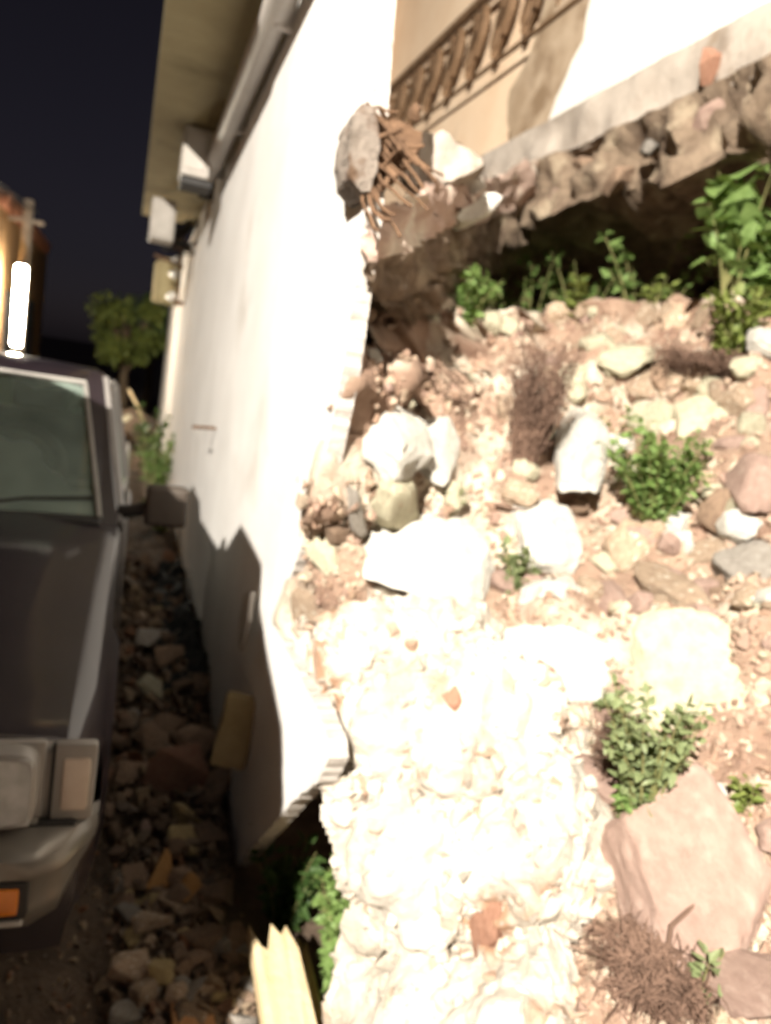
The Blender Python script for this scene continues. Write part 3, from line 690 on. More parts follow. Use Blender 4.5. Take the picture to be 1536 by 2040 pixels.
smooth(cpart('rusty_mass', lump_from_outline('x', [(742, 212), (790, 222), (842, 262), (838, 300), (800, 350), (770, 385), (745, 372), (752, 300)], 1.80, .16, None, 15, .03, dirv=(.1, 1, 0), step=.03), M['rust']), 60)
for k in range(16):                                                   # crumbs of rusty mortar caught in the rods
    a = (rnd.uniform(745, 835), rnd.uniform(215, 385))
    if a[1] > 215 + (845-a[0])*1.75: continue
    me = rnd.choice(VAR); o = bpy.data.objects.new('mortar_crumb', me); col.objects.link(o); o.parent = cw
    o.location = on_y(*a, 1.80) - Vector((.6, 2.3, 2.0)); s = rnd.uniform(.012, .024); o.scale = (s, s, s*1.2); o.rotation_euler = (rnd.random()*6,)*3
    o.material_slots[0].link = 'OBJECT'; o.material_slots[0].material = M['rust']

# ---------------------------------------------------------------- overhanging storey above the alley
oh = tag(empty('overhanging_balcony', (.3, 7, 3.3)), 'olive balcony slab jutting out over the white wall', 'balcony')
def opart(name, bm, mt, par=None):
    o = obj(name, bm, mt); o.data.transform(Matrix.Translation(-Vector((.3, 7, 3.3)))); o.parent = par or oh; return o
bm = bmesh.new(); box(bm, (.385, 6.65, 3.39), (.73, 7.5, .16)); opart('floor_slab', bm, M['olive'])
bm = bmesh.new(); box(bm, (.08, 6.65, 3.80), (.10, 7.4, .66)); opart('parapet', bm, M['ochre'])
dp = tag(empty('drain_pipe', (.47, 2.8, 3.15)), 'pale grey drain pipe running along the top of the white wall', 'pipe')
def dpart(name, bm, mt):
    o = obj(name, bm, mt); o.data.transform(Matrix.Translation(-Vector((.47, 2.8, 3.15)))); o.parent = dp; return o
bm = bmesh.new(); tube(bm, [(.43, 2.3, 3.13), (.455, 4.2, 3.12), (.48, 6.5, 3.10)], .06, 12); smooth(dpart('pipe', bm, M['pvc']))
for y in (3.4, 5.0, 6.3):
    bm = bmesh.new(); box(bm, (.50, y, 3.13), (.12, .04, .15), .006); dpart('clamp', bm, M['pvc'])
bm = bmesh.new(); tube(bm, [(.48, 6.5, 3.10), (.48, 6.58, 3.06), (.48, 6.60, 2.94)], .06, 12); smooth(dpart('elbow', bm, M['trim']))
mb = tag(empty('meter_box', (.34, 6.1, 3.0)), 'white metal meter box hung under the olive overhang', 'box')
bm = bmesh.new(); box(bm, (0, 0, .12), (.20, .32, .33), .012); b0 = obj('case', bm, M['metalbox'], mb)
bm = bmesh.new(); box(bm, (-.01, -.165, .12), (.15, .012, .25), .004); obj('door', bm, M['metalbox'], mb)
bm = bmesh.new(); box(bm, (.02, .02, -.075), (.22, .30, .05), .006); obj('bracket', bm, M['trim'], mb)
sb = tag(empty('junction_box', (.22, 8.6, 3.0)), 'olive grey junction box under the far end of the overhang', 'box')
bm = bmesh.new(); box(bm, (0, 0, .0), (.24, .4, .40), .012); obj('case', bm, M['metalbox'], sb)
bm = bmesh.new(); box(bm, (0, -.205, .0), (.18, .014, .32), .004); obj('door', bm, M['metalbox'], sb)
# cable tangle
ct = tag(empty('cable_tangle', (.3, 9.6, 2.7)), 'dark tangle of cables and iron brackets at the far end of the overhang', 'cables')
rnd = random.Random(9)
for k in range(16):
    a = on_y(rnd.uniform(312, 350), rnd.uniform(430, 500), 9.6) - Vector((.3, 9.6, 2.7)); b = on_y(rnd.uniform(372, 402), rnd.uniform(435, 510), 9.6) - Vector((.3, 9.6, 2.7))
    bm = bmesh.new(); mdl = (a+b)/2 + Vector((0, rnd.uniform(-.2, .2), -rnd.uniform(.02, .12)))
    tube(bm, [a, (a+mdl)/2 + Vector((0, 0, -.02)), mdl, (b+mdl)/2, b], rnd.choice([.010, .016, .022]), 5); obj('cable', bm, M['cable'], ct)
bm = bmesh.new(); tube(bm, [(.22, .25, -.45), (.20, .1, .45)], .02, 6); tube(bm, [(-.12, .25, .28), (.25, .25, .22)], .02, 6); tube(bm, [(-.1, .25, .1), (.25, .25, .02)], .02, 6); obj('bracket', bm, M['rust'], ct)
for k, (px, py) in enumerate([(352, 520), (348, 545), (342, 590)]):
    p = on_y(px, py, 10.2); bm = bmesh.new()
    tube(bm, [(0, 0, -.06), (0, 0, -.03), (0, 0, -.01), (0, 0, .02), (0, 0, .05)], [.035, .06, .035, .055, .03], 10)
    o = smooth(obj('insulator', bm, M['porcelain'], ct)); o.location = p - Vector((.3, 9.6, 2.7)); o.rotation_euler = (.5, .9, 0)
tk = on_y(330, 560, 11.0)
tb = tag(empty('water_tank', tk - Vector((0, 0, .3))), 'small olive water tank fixed at the far wall top below the cables', 'tank')
bm = bmesh.new(); tube(bm, [(0, 0, 0), (0, 0, .03), (0, 0, .5), (0, 0, .54), (0, 0, .6)], [.14, .16, .16, .13, .05], 16); smooth(obj('drum', bm, M['olive'], tb))
bm = bmesh.new(); box(bm, (.15, 0, .05), (.36, .2, .05), .005); box(bm, (.28, 0, .3), (.04, .22, .05)); obj('shelf', bm, M['rust'], tb)

# ---------------------------------------------------------------- the shaded alley: rubble in the dark strip
ALL = [ # px, py, half w, half h, turn, flatness, material, label
 (300, 1385, 52, 20, -38, .5, 'cream_stone', 'pale flat stone slab leaning between car and wall'),
 (340, 1580, 72, 62, 25, .8, 'red_brick', 'large reddish brown block on the alley rubble'),
 (300, 1500, 48, 34, -20, .7, 'brown_stone', 'brown stone resting against the large reddish block'),
 (390, 1510, 52, 50, 10, .7, 'brown_stone', 'dull brown stone between the reddish block and the yellowish block'),
 (383, 1645, 54, 30, 25, .7, 'ochre_block', 'yellowish tan stone below the large reddish block'),
 (378, 1700, 52, 34, 5, .7, 'ochre_block', 'lower yellowish stone touching two orange stones'),
 (322, 1760, 24, 52, -6, .6, 'orange_stone', 'upright orange stone sliver beside the yellowish stone'),
 (372, 1795, 26, 26, -40, .6, 'orange_stone', 'short orange stone sliver in front of the yellowish stone'),
 (290, 1668, 15, 20, 0, .7, 'pink_stone', 'small pale pink stone in the car shade'),
 (268, 1435, 24, 11, 0, .5, 'grey_stone', 'thin grey stone flake by the front wheel'),
 (400, 1385, 28, 30, 0, .7, 'brown_stone', 'brown stone at the foot of the wall above the yellowish block'),
 (375, 1280, 36, 15, -10, .5, 'grey_stone', 'grey flake lying on the black sheet'),
 (262, 1172, 9, 17, 0, .8, 'orange_stone', 'small orange stone beside the dark car fender')]
ALL += [(330, 1470, 40, 30, 30, .8, 'brown_stone', 'squat brown block above the large reddish block'), (262, 1560, 34, 44, 10, .8, 'brown_stone', 'brown block between the car and the large reddish block'),
 (420, 1590, 40, 46, -15, .8, 'brown_stone', 'dark brown block wedged against the shaded wall'), (330, 1330, 44, 30, 15, .7, 'brown_stone', 'brown slab below the black plastic sheet'),
 (290, 1290, 36, 34, -25, .7, 'grey_stone', 'grey brown slab beside the car fender'), (420, 1690, 36, 36, 20, .7, 'brown_stone', 'dark stone at the wall foot below the rectangular block'),
 (270, 1770, 30, 30, 20, .7, 'brown_stone', 'brown stone left of the upright orange sliver'), (430, 1800, 44, 28, -10, .6, 'brown_stone', 'flat brown stone near the dark hole'),
 (300, 1860, 40, 28, 30, .6, 'tan_stone', 'flat tan stone below the upright orange sliver'), (395, 1880, 46, 26, -25, .6, 'brown_stone', 'long brown stone left of the pale plank'),
 (255, 1960, 44, 30, 10, .6, 'tan_stone', 'flat tan stone in front of the bumper'), (460, 1900, 30, 36, 5, .6, 'brown_stone', 'brown stone touching the pale plank'), (320, 1960, 34, 30, 40, .6, 'ochre_block', 'yellowish stone left of the reddish wooden board')]
pts = []; rnd = random.Random(19)
for k in range(1100):
    px, py = rnd.uniform(215, 520), rnd.uniform(1120, 2060)
    if px > 430 and py < 1880: continue
    p = on_z(px, py, .05)
    if p.x > .47: continue
    s = rnd.choice([9, 12, 15, 19, 24])*(p-CAM).length/F; pts.append((Vector((p.x, p.y, alley_z(p.x, p.y)+s*.2+(.05*rnd.random() if py < 1750 else 0))), None, s))
RUB = pts
def gz(px, py):
    p = on_z(px, py, .05)
    for _ in range(3): p = on_z(px, py, alley_z(p.x, p.y))
    return p
for k, (px, py, hw, hh, ang, fl, mt, lb) in enumerate(ALL):
    p = gz(px, py); r = (p-CAM).length/F
    me = mesh_of(hull_bm(800+k, 11, 2, .04, .04, .85), 'stone', True)
    nn = (Vector((0, 0, 1))*.75 - ray(px, py).normalized()*.5).normalized()
    if nn.length < .1: nn = Vector((0, 0, 1))
    place('stone', me, M[mt], p + Vector((0, 0, 1))*(min(hw, hh)*r*.45 + .02), hw*r, hh*r*1.15, min(hw, hh)*r*fl, frame_rot(nn, R(ang)), label=lb, cat='stone')
# yellowish block standing against the wall
p = on_wall(470, 1455); p = CAM + (p-CAM)*.9; bm = bmesh.new(); box(bm, (0, 0, 0), (.115, .07, .24), .012, seg=2)
bmesh.ops.subdivide_edges(bm, edges=list(bm.edges), cuts=2, use_grid_fill=True)
for v in bm.verts: v.co += Vector((1, 1, 1))*fb(v.co, 20, 2)*.006
o = smooth(obj('wall_block', bm, M['ochre_block'])); o.location = p; o.rotation_euler = (-.12, .10, -.25)
tag(o, 'yellowish rectangular block standing on the rubble against the shaded wall', 'block')
rnd = random.Random(22)
DL = {'brown_stone': 'brown stone', 'tan_stone': 'tan stone', 'grey_stone': 'grey stone', 'ochre_block': 'yellowish stone'}
LMK2 = [(340, 1580, 'the large reddish block'), (470, 1450, 'the rectangular block by the wall'), (300, 1385, 'the pale leaning slab'), (380, 1250, 'the black plastic sheet'), (322, 1760, 'the upright orange sliver'), (383, 1660, 'the yellowish tan stones'),
 (290, 1668, 'the car front wheel'), (372, 1990, 'the reddish wooden board'), (540, 1940, 'the pale splintered plank'), (230, 1900, 'the car bumper'), (262, 1172, 'the dark car fender'), (400, 1385, 'the wall foot above the rectangular block')]
cnt = 0
while cnt < 62:
    px, py = rnd.uniform(190, 520), rnd.uniform(1150, 2045)
    if cnt > 30: px, py = rnd.uniform(215, 520), rnd.uniform(1780, 2045)
    if py < 1600 and px > 430 or px < 235 + max(0, (1750-py))*.05: continue
    if py > 1640 and px > 400 and py < 1880: continue
    p = gz(px, py)
    if p.x > .44 and py < 1700: continue
    s = rnd.choice([12, 16, 20, 26, 32]) if py > 1750 else rnd.choice([8, 11, 14, 18])
    r = (p-CAM).length/F*s; mt = rnd.choices(list(DL), [4, 3, 2, 2])[0]
    place('stone', rnd.choice(VAR), M[mt], p + Vector((0, 0, r*.3)), r*rnd.uniform(.9, 1.5), r*rnd.uniform(.7, 1), r*rnd.uniform(.5, .8), (rnd.uniform(-.5, .5), rnd.uniform(-.5, .5), rnd.uniform(0, 6)),
          label=('tiny ' if s < 12 else 'small ' if s < 18 else 'fist sized ') + DL[mt] + ' on the alley floor near ' + near(px, py, LMK2), cat='stone', group='stones on the alley floor'); cnt += 1
pts = []
for k in range(4200):
    x, y = rnd.uniform(-.3 if k > 2000 else -.9, .95 if k < 2000 else .6), rnd.uniform(.5, 7.5) if k < 2000 else rnd.uniform(1.2, 4)
    if y > 1.9 and x > .48: continue
    pts.append((Vector((x, y, alley_z(x, y)+.002)), None, rnd.choice([.005, .007, .009, .012, .016, .02])))
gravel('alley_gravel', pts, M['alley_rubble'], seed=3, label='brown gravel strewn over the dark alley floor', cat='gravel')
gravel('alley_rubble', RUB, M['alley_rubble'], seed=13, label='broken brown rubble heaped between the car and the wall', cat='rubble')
# crumpled black sheet along the wall foot
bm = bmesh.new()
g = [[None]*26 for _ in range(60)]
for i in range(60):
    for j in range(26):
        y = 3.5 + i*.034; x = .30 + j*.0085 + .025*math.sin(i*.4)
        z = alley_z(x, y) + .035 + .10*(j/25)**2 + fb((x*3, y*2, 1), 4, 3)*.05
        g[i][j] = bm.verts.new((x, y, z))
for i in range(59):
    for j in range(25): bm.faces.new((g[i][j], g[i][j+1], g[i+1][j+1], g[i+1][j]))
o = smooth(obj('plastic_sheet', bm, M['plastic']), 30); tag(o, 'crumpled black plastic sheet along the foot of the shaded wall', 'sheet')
# splintered wood in the light at the slope foot
def plank(name, px0, py0, px1, py1, z0, z1, wd, th, mt, label, seed):
    a, b = on_z(px0, py0, z0), on_z(px1, py1, z1); d = b-a; L = d.length; rnd = random.Random(seed)
    bm = bmesh.new(); n = 6
    ends0 = [rnd.uniform(-.05, .03) for _ in range(n+1)]; ends1 = [rnd.uniform(-.03, .09) for _ in range(n+1)]
    top = [bm.verts.new((-wd/2+wd*i/n, ends0[i], th/2+rnd.uniform(-.004, .004))) for i in range(n+1)]
    t2 = [bm.verts.new((-wd/2+wd*i/n, L+ends1[i], th/2+rnd.uniform(-.006, .006))) for i in range(n+1)]
    m1 = [bm.verts.new((-wd/2+wd*i/n, L*.5, th/2+rnd.uniform(-.006, .006))) for i in range(n+1)]
    fs_ = []
    for r0, r1 in ((top, m1), (m1, t2)):
        for i in range(n): fs_.append(bm.faces.new((r0[i], r0[i+1], r1[i+1], r1[i])))
    r = bmesh.ops.extrude_face_region(bm, geom=fs_)
    bmesh.ops.translate(bm, vec=(0, 0, -th), verts=[q for q in r['geom'] if isinstance(q, bmesh.types.BMVert)])
    bmesh.ops.recalc_face_normals(bm, faces=list(bm.faces))
    o = obj(name, bm, mt); y = d.normalized(); x = y.cross(Vector((0, 0, 1))).normalized(); z = x.cross(y)
    o.matrix_world = Matrix.Translation(a) @ Matrix((x, y, z)).transposed().to_4x4()
    return tag(o, label, 'plank')
plank('wood_plank', 590, 2120, 545, 1890, .20, .20, .12, .045, M['wood'], 'pale splintered wooden plank lying at the foot of the slope', 1)
plank('wood_plank', 650, 2120, 600, 1900, .10, .10, .035, .03, M['wood'], 'thin pale wooden strip alongside the splintered plank', 2)
plank('wood_plank', 400, 2140, 372, 1960, .10, .06, .10, .03, M['wood_red'], 'reddish splintered wooden board among the alley stones', 3)

# ---------------------------------------------------------------- plants
def leaf_into(V, Fc, p, d, n, L, wd, curl):
    s = d.cross(n).normalized(); n = s.cross(d).normalized(); o0 = len(V)
    V += [p, p+d*L*.35+s*wd-n*0+n*curl*.3*L, p+d*L*.35-s*wd+n*curl*.3*L, p+d*L*.38+n*curl*.05*L, p+d*L*.75+s*wd*.6-n*curl*.2*L, p+d*L*.75-s*wd*.6-n*curl*.2*L, p+d*L-n*curl*L*.6]
    Fc += [(o0, o0+1, o0+3), (o0, o0+3, o0+2), (o0+3, o0+1, o0+4), (o0+3, o0+5, o0+2), (o0+3, o0+4, o0+6), (o0+3, o0+6, o0+5)]
def weed(base, H, Wd, nst, nl, L, mt, label, seed, lean=Vector((0, 0, 0)), name='weed', cat='weed', stem=None, top=.15, group=None):
    """base point, height, half width, stems, leaves per stem, leaf length"""
    rnd = random.Random(seed); t = tag(empty(name, base), label, cat, group)
    V, Fc = [], []; bm = bmesh.new()
    for k in range(nst):
        a = rnd.uniform(0, 6.283); rr = rnd.random()**.5*Wd; h = H*rnd.uniform(.55, 1)
        tip = Vector((math.cos(a)*rr, math.sin(a)*rr, h)) + lean*h
        mid = tip*.5 + Vector((math.cos(a), math.sin(a), 0))*-.12*rr + Vector((0, 0, h*.08))
        st = Vector((math.cos(a)*Wd*.12, math.sin(a)*Wd*.12, -.02))
        P = []
        for i in range(7):
            u = i/6; P.append(st*(1-u)**2 + mid*2*u*(1-u) + tip*u*u)
        tube(bm, P, [max(.0035, H*.012)*(1-.75*i/6) for i in range(7)], 4, False)
        for i in range(nl):
            u = top + (1-top)*rnd.random(); j = min(5, int(u*6)); f = u*6-j; p = P[j].lerp(P[j+1], f)
            d = Vector((rnd.gauss(0, 1), rnd.gauss(0, 1), rnd.uniform(-.3, .9))).normalized()
            n = (Vector((0, 0, 1)) + Vector((rnd.gauss(0, .5), rnd.gauss(0, .5), 0))).normalized()
            if abs(n.dot(d)) > .92: n = d.orthogonal().normalized()
            ll = L*rnd.uniform(.6, 1.25)
            leaf_into(V, Fc, p + d*L*.12, d, n, ll, ll*rnd.uniform(.24, .38), rnd.uniform(-.3, .7))
    obj('stem', bm, stem or M['stem'], t)
    me = bpy.data.meshes.new('leaves'); me.from_pydata(V, [], Fc); obj('leaves', me, mt, t)
    return t
def sweed(px, py, hpx, wpx, nst, nl, lpx, mt, label, seed, up_mix=.6, **kw):
    """a weed rooted on the slope at the pixel of its foot; sizes in photo pixels turned to metres there"""
    p, n = slope_pt(px, py); r = rdist(px, py)/F
    return weed(p - n*.01, hpx*r, wpx*r, nst, nl, lpx*r, M[mt], label, seed, lean=n*.35, **kw)
sweed(920, 655, 110, 44, 12, 24, 22, 'leaf', 'bright green weed at the near end of the dark hollow', 1)
sweed(1150, 640, 75, 34, 6, 12, 22, 'leaf_yellow', 'yellow green weed on the hollow rim above the tan stones', 2)
sweed(1290, 620, 55, 22, 4, 10, 20, 'leaf_yellow', 'small yellow green sprig on the hollow rim', 3)
sweed(1450, 625, 210, 70, 9, 13, 48, 'leaf', 'tall broad leaved green plant growing in the dark hollow', 4, top=.4)
sweed(1505, 650, 130, 60, 12, 18, 34, 'leaf', 'green plant right behind the broad leaved plant of the hollow', 5)
sweed(1450, 705, 100, 60, 14, 24, 22, 'leaf_yellow', 'yellowish leafy weed in front of the broad leaved plant', 6)
sweed(1300, 1050, 180, 105, 40, 40, 19, 'leaf', 'round bushy green weed beside the tall white block', 7)
sweed(1025, 1170, 75, 38, 9, 18, 22, 'leaf_grey', 'small green sprig among the white stones', 8)
sweed(1270, 1640, 215, 90, 34, 34, 22, 'leaf_grey', 'leafy upright weeds above the large pink stone', 9)
sweed(1250, 1660, 90, 44, 12, 24, 20, 'leaf', 'bright low weed at the foot of the leafy upright weeds', 10)
sweed(1210, 1430, 55, 26, 5, 10, 24, 'leaf_grey', 'little weed in the gap under the big smooth white boulder', 11)
sweed(1485, 1610, 60, 34, 6, 10, 24, 'leaf_yellow', 'small yellow green weed on the large pink stone edge', 12)
sweed(895, 1030, 70, 18, 4, 8, 16, 'leaf_grey', 'thin sprig between cream stone and white slab', 13)
sweed(1385, 1990, 90, 34, 6, 10, 24, 'leaf_grey', 'green shoot growing beside the grey dry bush', 14)
def gweed(px, py, z, hpx, wpx, nst, nl, lpx, mt, label, seed, **kw):
    p = on_z(px, py, z); r = (p-CAM).length/F
    return weed(p, hpx*r, wpx*r, nst, nl, lpx*r, M[mt], label, seed, **kw)
gweed(668, 1985, .05, 250, 60, 26, 40, 20, 'leaf', 'bright green weed climbing out of the hole under the broken wall', 20)
gweed(680, 2075, .02, 110, 50, 10, 22, 22, 'leaf', 'low green weed beside the pale wooden strip', 21)
gweed(560, 1850, .0, 170, 80, 14, 22, 24, 'leaf_dark', 'shaded dark weed in the hole under the broken wall', 22)
p = on_wall(350, 1085); weed((p.x-.14, p.y, alley_z(p.x-.14, p.y)), .30, .22, 14, 18, .06, M['leaf_yellow'], 'yellow green weed tuft at the wall foot beyond the car mirror', 23)
weed((.46, 9.3, 0), .75, .26, 14, 18, .10, M['leaf'], 'dark green weed against the far part of the white wall', 24)
weed((.40, 10.6, 0), .95, .24, 12, 16, .10, M['leaf_dark'], 'tall dim weed at the far wall foot', 25)
# hanging ivy-like growth inside the hollow
for k, (x, y, zt_) in enumerate([(2.35, 4.3, 2.12), (2.5, 3.4, 2.1), (2.6, 2.7, 2.15), (2.3, 5.0, 2.1), (2.45, 3.9, 2.1)]):
    weed((x, y, zt_), .55, .35, 12, 16, .06, M['leaf'], ['dim weed in the hollow behind the yellow green rim weed', 'dim weed in the hollow left of the broad leaved plant', 'dim weed in the hollow behind the broad leaved plant', 'dim weed in the hollow next to the bright weed at its near end', 'dim weed in the hollow behind the small rim sprig'][k], 40+k, group='dim weeds in the hollow')
# dry bushes
def drybush(px, py, hpx, wpx, nst, label, seed, droop=.0, mt='dry', name='dry_bush'):
    p, n = slope_pt(px, py); r = rdist(px, py)/F; rnd = random.Random(seed)
    t = tag(empty(name, p), label, 'dry bush'); bm = bmesh.new(); bm2 = bmesh.new()
    for k in range(nst):
        a = rnd.uniform(0, 6.283); h = hpx*r*rnd.uniform(.4, 1); rr = wpx*r*rnd.random()**.5
        base = Vector((math.cos(a), math.sin(a), 0))*rr*.3
        tip = Vector((math.cos(a)*rr, math.sin(a)*rr, h)) + n*h*.35
        P = [base*(1-u)**2 + (tip*.55+Vector((0, 0, h*.3)))*2*u*(1-u) + (tip - Vector((0, 0, droop*h)) + Vector((rnd.gauss(0, .02), rnd.gauss(0, .02), 0)))*u*u for u in (0, .2, .4, .6, .8, 1)]
        tube(bm, P, [.0019, .0017, .0015, .0013, .001, .0006], 3, False)
        for q in range(5):
            j = rnd.randint(1, 4); d = Vector((rnd.gauss(0, 1), rnd.gauss(0, 1), rnd.gauss(.2, 1))).normalized()*rnd.uniform(.015, .05)
            tube(bm2, [P[j], P[j]+d*.6+Vector((0, 0, .004)), P[j]+d], [.0016, .0013, .0007], 3, False)
    obj('twigs', bm, M[mt], t)['kind'] = 'stuff'; obj('side_twigs', bm2, M[mt], t)['kind'] = 'stuff'
    return t
drybush(1045, 925, 200, 75, 300, 'reddish brown dry bush left of the tall white block', 1)
drybush(1290, 1960, 130, 115, 320, 'grey brown drooping dry bush in front of the large pink stone', 2, droop=.8)
drybush(1390, 750, 70, 105, 200, 'brown dry grass tuft below the leafy plants', 3, droop=.5)
drybush(1215, 1560, 120, 45, 140, 'grey dry twigs left of the leafy upright weeds', 4)
p, n = slope_pt(1330, 1930)
bm = bmesh.new(); q = [slope_pt(1310, 1935)[0]+Vector((0, 0, .02)), slope_pt(1340, 1870)[0]+Vector((-.04, -.03, .05)), slope_pt(1405, 1790)[0]+Vector((-.04, -.04, .05))]
tube(bm, q, [.006, .005, .004], 5); tube(bm, [q[2], q[2]+Vector((.012, 0, .012)), q[2]+Vector((.02, 0, .02))], [.006, .013, .006], 6)
tag(obj('dead_stalk', bm, M['dry']), 'dead stalk with a seed head leaning over the large pink stone', 'stalk')
rnd = random.Random(77)
for k, (px, py, qx, qy) in enumerate([(985, 1005, 1100, 1030), (880, 790, 925, 812), (1075, 1150, 1120, 1180), (1500, 640, 1420, 560)]):
    a, b = slope_pt(px, py)[0], slope_pt(qx, qy)[0]; nn = slope_pt(px, py)[1]
    bm = bmesh.new(); tube(bm, [a+nn*.02, (a+b)/2+nn*.05, b+nn*.03], [.005, .004, .003], 5)
    tag(obj('dead_twig', bm, M['dry']), 'thin dead twig lying across the rubble stones', 'twig', 'dead twigs on the rubble')
# far tree at the end of the alley
def tree(name, base, H, rx, rz, mt, label, seed, nleaf=2600, L=.13):
    rnd = random.Random(seed); t = tag(empty(name, base), label, 'tree'); bm = bmesh.new()
    tube(bm, [(0, 0, -.1), (.03, .02, H*.3), (-.04, 0, H*.6), (.02, 0, H*.85)], [.11, .09, .07, .04], 8, False)
    cl = []
    for k in range(16):
        a = rnd.uniform(0, 6.28); e = rnd.uniform(-.5, 1); rr = rnd.uniform(.35, 1)
        c = Vector((math.cos(a)*rx*rr, math.sin(a)*rx*rr, H*.72 + e*rz)); cl.append((c, rnd.uniform(.25, .45)*rx))
        tube(bm, [(0, 0, H*.45), tuple(c*.5+Vector((0, 0, H*.3))), tuple(c)], [.04, .03, .012], 5, False)
    obj('trunk', bm, M['bark'], t); V, Fc = [], []
    for k in range(nleaf):
        c, cr_ = rnd.choice(cl); v = Vector((rnd.gauss(0, 1), rnd.gauss(0, 1), rnd.gauss(0, .8)))
        p = c + v.normalized()*cr_*rnd.random()**.4; d = Vector((rnd.gauss(0, 1), rnd.gauss(0, 1), rnd.gauss(-.2, .7))).normalized()
        leaf_into(V, Fc, p, d, Vector((rnd.gauss(0, .4), rnd.gauss(0, .4), 1)).normalized(), L*rnd.uniform(.6, 1.2), L*.3, rnd.uniform(0, .5))
    me = bpy.data.meshes.new('crown'); me.from_pydata(V, [], Fc); obj('crown', me, mt, t)
tree('leafy_tree', (-.02, 16.9, -.1), 2.6, .74, .68, M['leaf_yellow'], 'dim green leafy tree at the far end of the alley', 3)
tree('leafy_tree', (.6, 21.5, -.1), 3.0, 1.1, .8, M['leaf'], 'darker tree behind the far end of the white wall', 5)
p = on_z(262, 845, .25); me = mesh_of(hull_bm(901, 16, 2, .06, .05, .5), 'stone', True)
place('stone', me, M['cream_stone'], on_y(258, 838, 13.5), .16, .2, .13, (0, .1, .4), label='pale rounded stone on the heap at the alley end', cat='stone')
me = mesh_of(hull_bm(902, 18, 3, .1, .05, .2), 'earth_heap', True); q = on_y(262, 900, 13.6)
place('earth_heap', me, M['dirt'], (q.x, 13.8, .25), .55, .8, .45, (0, 0, .3), label='low dark earth heap at the alley end behind the car', cat='heap')
bm = bmesh.new(); a = on_y(257, 775, 13.3); b = on_y(290, 860, 13.0); tube(bm, [b, (a+b)/2+Vector((.03, 0, 0)), a], [.03, .025, .02], 6)
tag(obj('leaning_branch', bm, M['wood']), 'pale bare branch leaning by the far wall end', 'branch')

# ---------------------------------------------------------------- parked car
CX0, CY0, CYAW = .030, 1.60, R(1.0)
HW = .82
car = tag(empty('parked_car', (CX0-HW*math.cos(CYAW), CY0+HW*math.sin(CYAW), 0), -CYAW), 'dark boxy car with a silver bumper parked beside the white wall', 'car')
def sec(y):
    """half section of the body at distance y from the nose: list of (x, z) from the sill to the centre line"""
    w_ = HW - .03*max(0, 1-y/.25)
    zs = .835 + .17*min(1, y/1.45)**.8
    zbot = .36
    for yc in (.72, 3.3):
        d = abs(y-yc)
        if d < .46: zbot = max(zbot, .33+math.sqrt(max(0, .46**2-d*d))*.93)
    fl = .02 if any(abs(y-yc) < .56 for yc in (.72, 3.3)) else 0
    zc = zs + (.035 if y < 1.45 else .0)
    return [(w_-.10, zbot-.01), (w_-.02+fl, zbot), (w_+fl, max(zbot+.02, .50)), (w_+fl*.4, max(zbot+.05, .66)), (w_-.004, max(zbot+.07, .72)), (w_-.012, zs-.05), (w_-.03, zs-.012), (w_-.07, zs), (w_*.5, zs+(zc-zs)*.75), (0, zc)]
ys = [0, .04, .1, .18, .26, .32, .38, .44, .5, .56, .62, .68, .74, .8, .86, .92, .98, 1.04, 1.1, 1.16, 1.2, 1.3, 1.45, 1.6, 1.9, 2.3, 2.6, 2.8, 2.84, 2.9, 2.96, 3.02, 3.08, 3.14, 3.2, 3.26, 3.34, 3.4, 3.46, 3.52, 3.58, 3.64, 3.7, 3.76, 3.8, 4.0, 4.2, 4.35]
bm = bmesh.new(); rings = []
for y in ys:
    s = sec(y); rings.append([bm.verts.new((x, y, z)) for x, z in s] + [bm.verts.new((-x, y, z)) for x, z in s[-2::-1]])
for r0, r1 in zip(rings, rings[1:]):
    for k in range(len(r0)-1):
        f = bm.faces.new((r0[k], r1[k], r1[k+1], r0[k+1]))
        z = sum(v.co.z for v in f.verts)/4; ax = min(abs(v.co.x) for v in f.verts)
        f.material_index = 0
bm.faces.new(rings[0]); bm.faces.new(rings[-1][::-1])
bmesh.ops.recalc_face_normals(bm, faces=list(bm.faces))
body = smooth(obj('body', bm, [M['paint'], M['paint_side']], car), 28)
# hood panel with its own edge
bm = bmesh.new(); rows_ = []
for y in (.035, .09, .3, .6, .9, 1.2, 1.40):
    s = sec(y); zs = s[7][1]; zc = s[9][1]
    rows_.append([bm.verts.new((x, y, zs + .012 + (zc-zs)*(1-(abs(x)/.75)**2) + (.012 if .2 < abs(x) < .55 and .2 < y < 1.3 else 0) - (.016 if y < .05 else 0))) for x in (-.745, -.6, -.5, -.25, 0, .25, .5, .6, .745)])
for a, b in zip(rows_, rows_[1:]):
    for k in range(8): bm.faces.new((a[k], a[k+1], b[k+1], b[k]))
r = bmesh.ops.extrude_face_region(bm, geom=list(bm.faces)); bmesh.ops.translate(bm, vec=(0, 0, -.02), verts=[q for q in r['geom'] if isinstance(q, bmesh.types.BMVert)])
bmesh.ops.recalc_face_normals(bm, faces=list(bm.faces)); hood = smooth(obj('hood', bm, M['paint'], car), 35)
bm = bmesh.new(); box(bm, (0, .03, .84), (1.3, .02, .02), .004); obj('hood_trim', bm, M['trim'], hood)
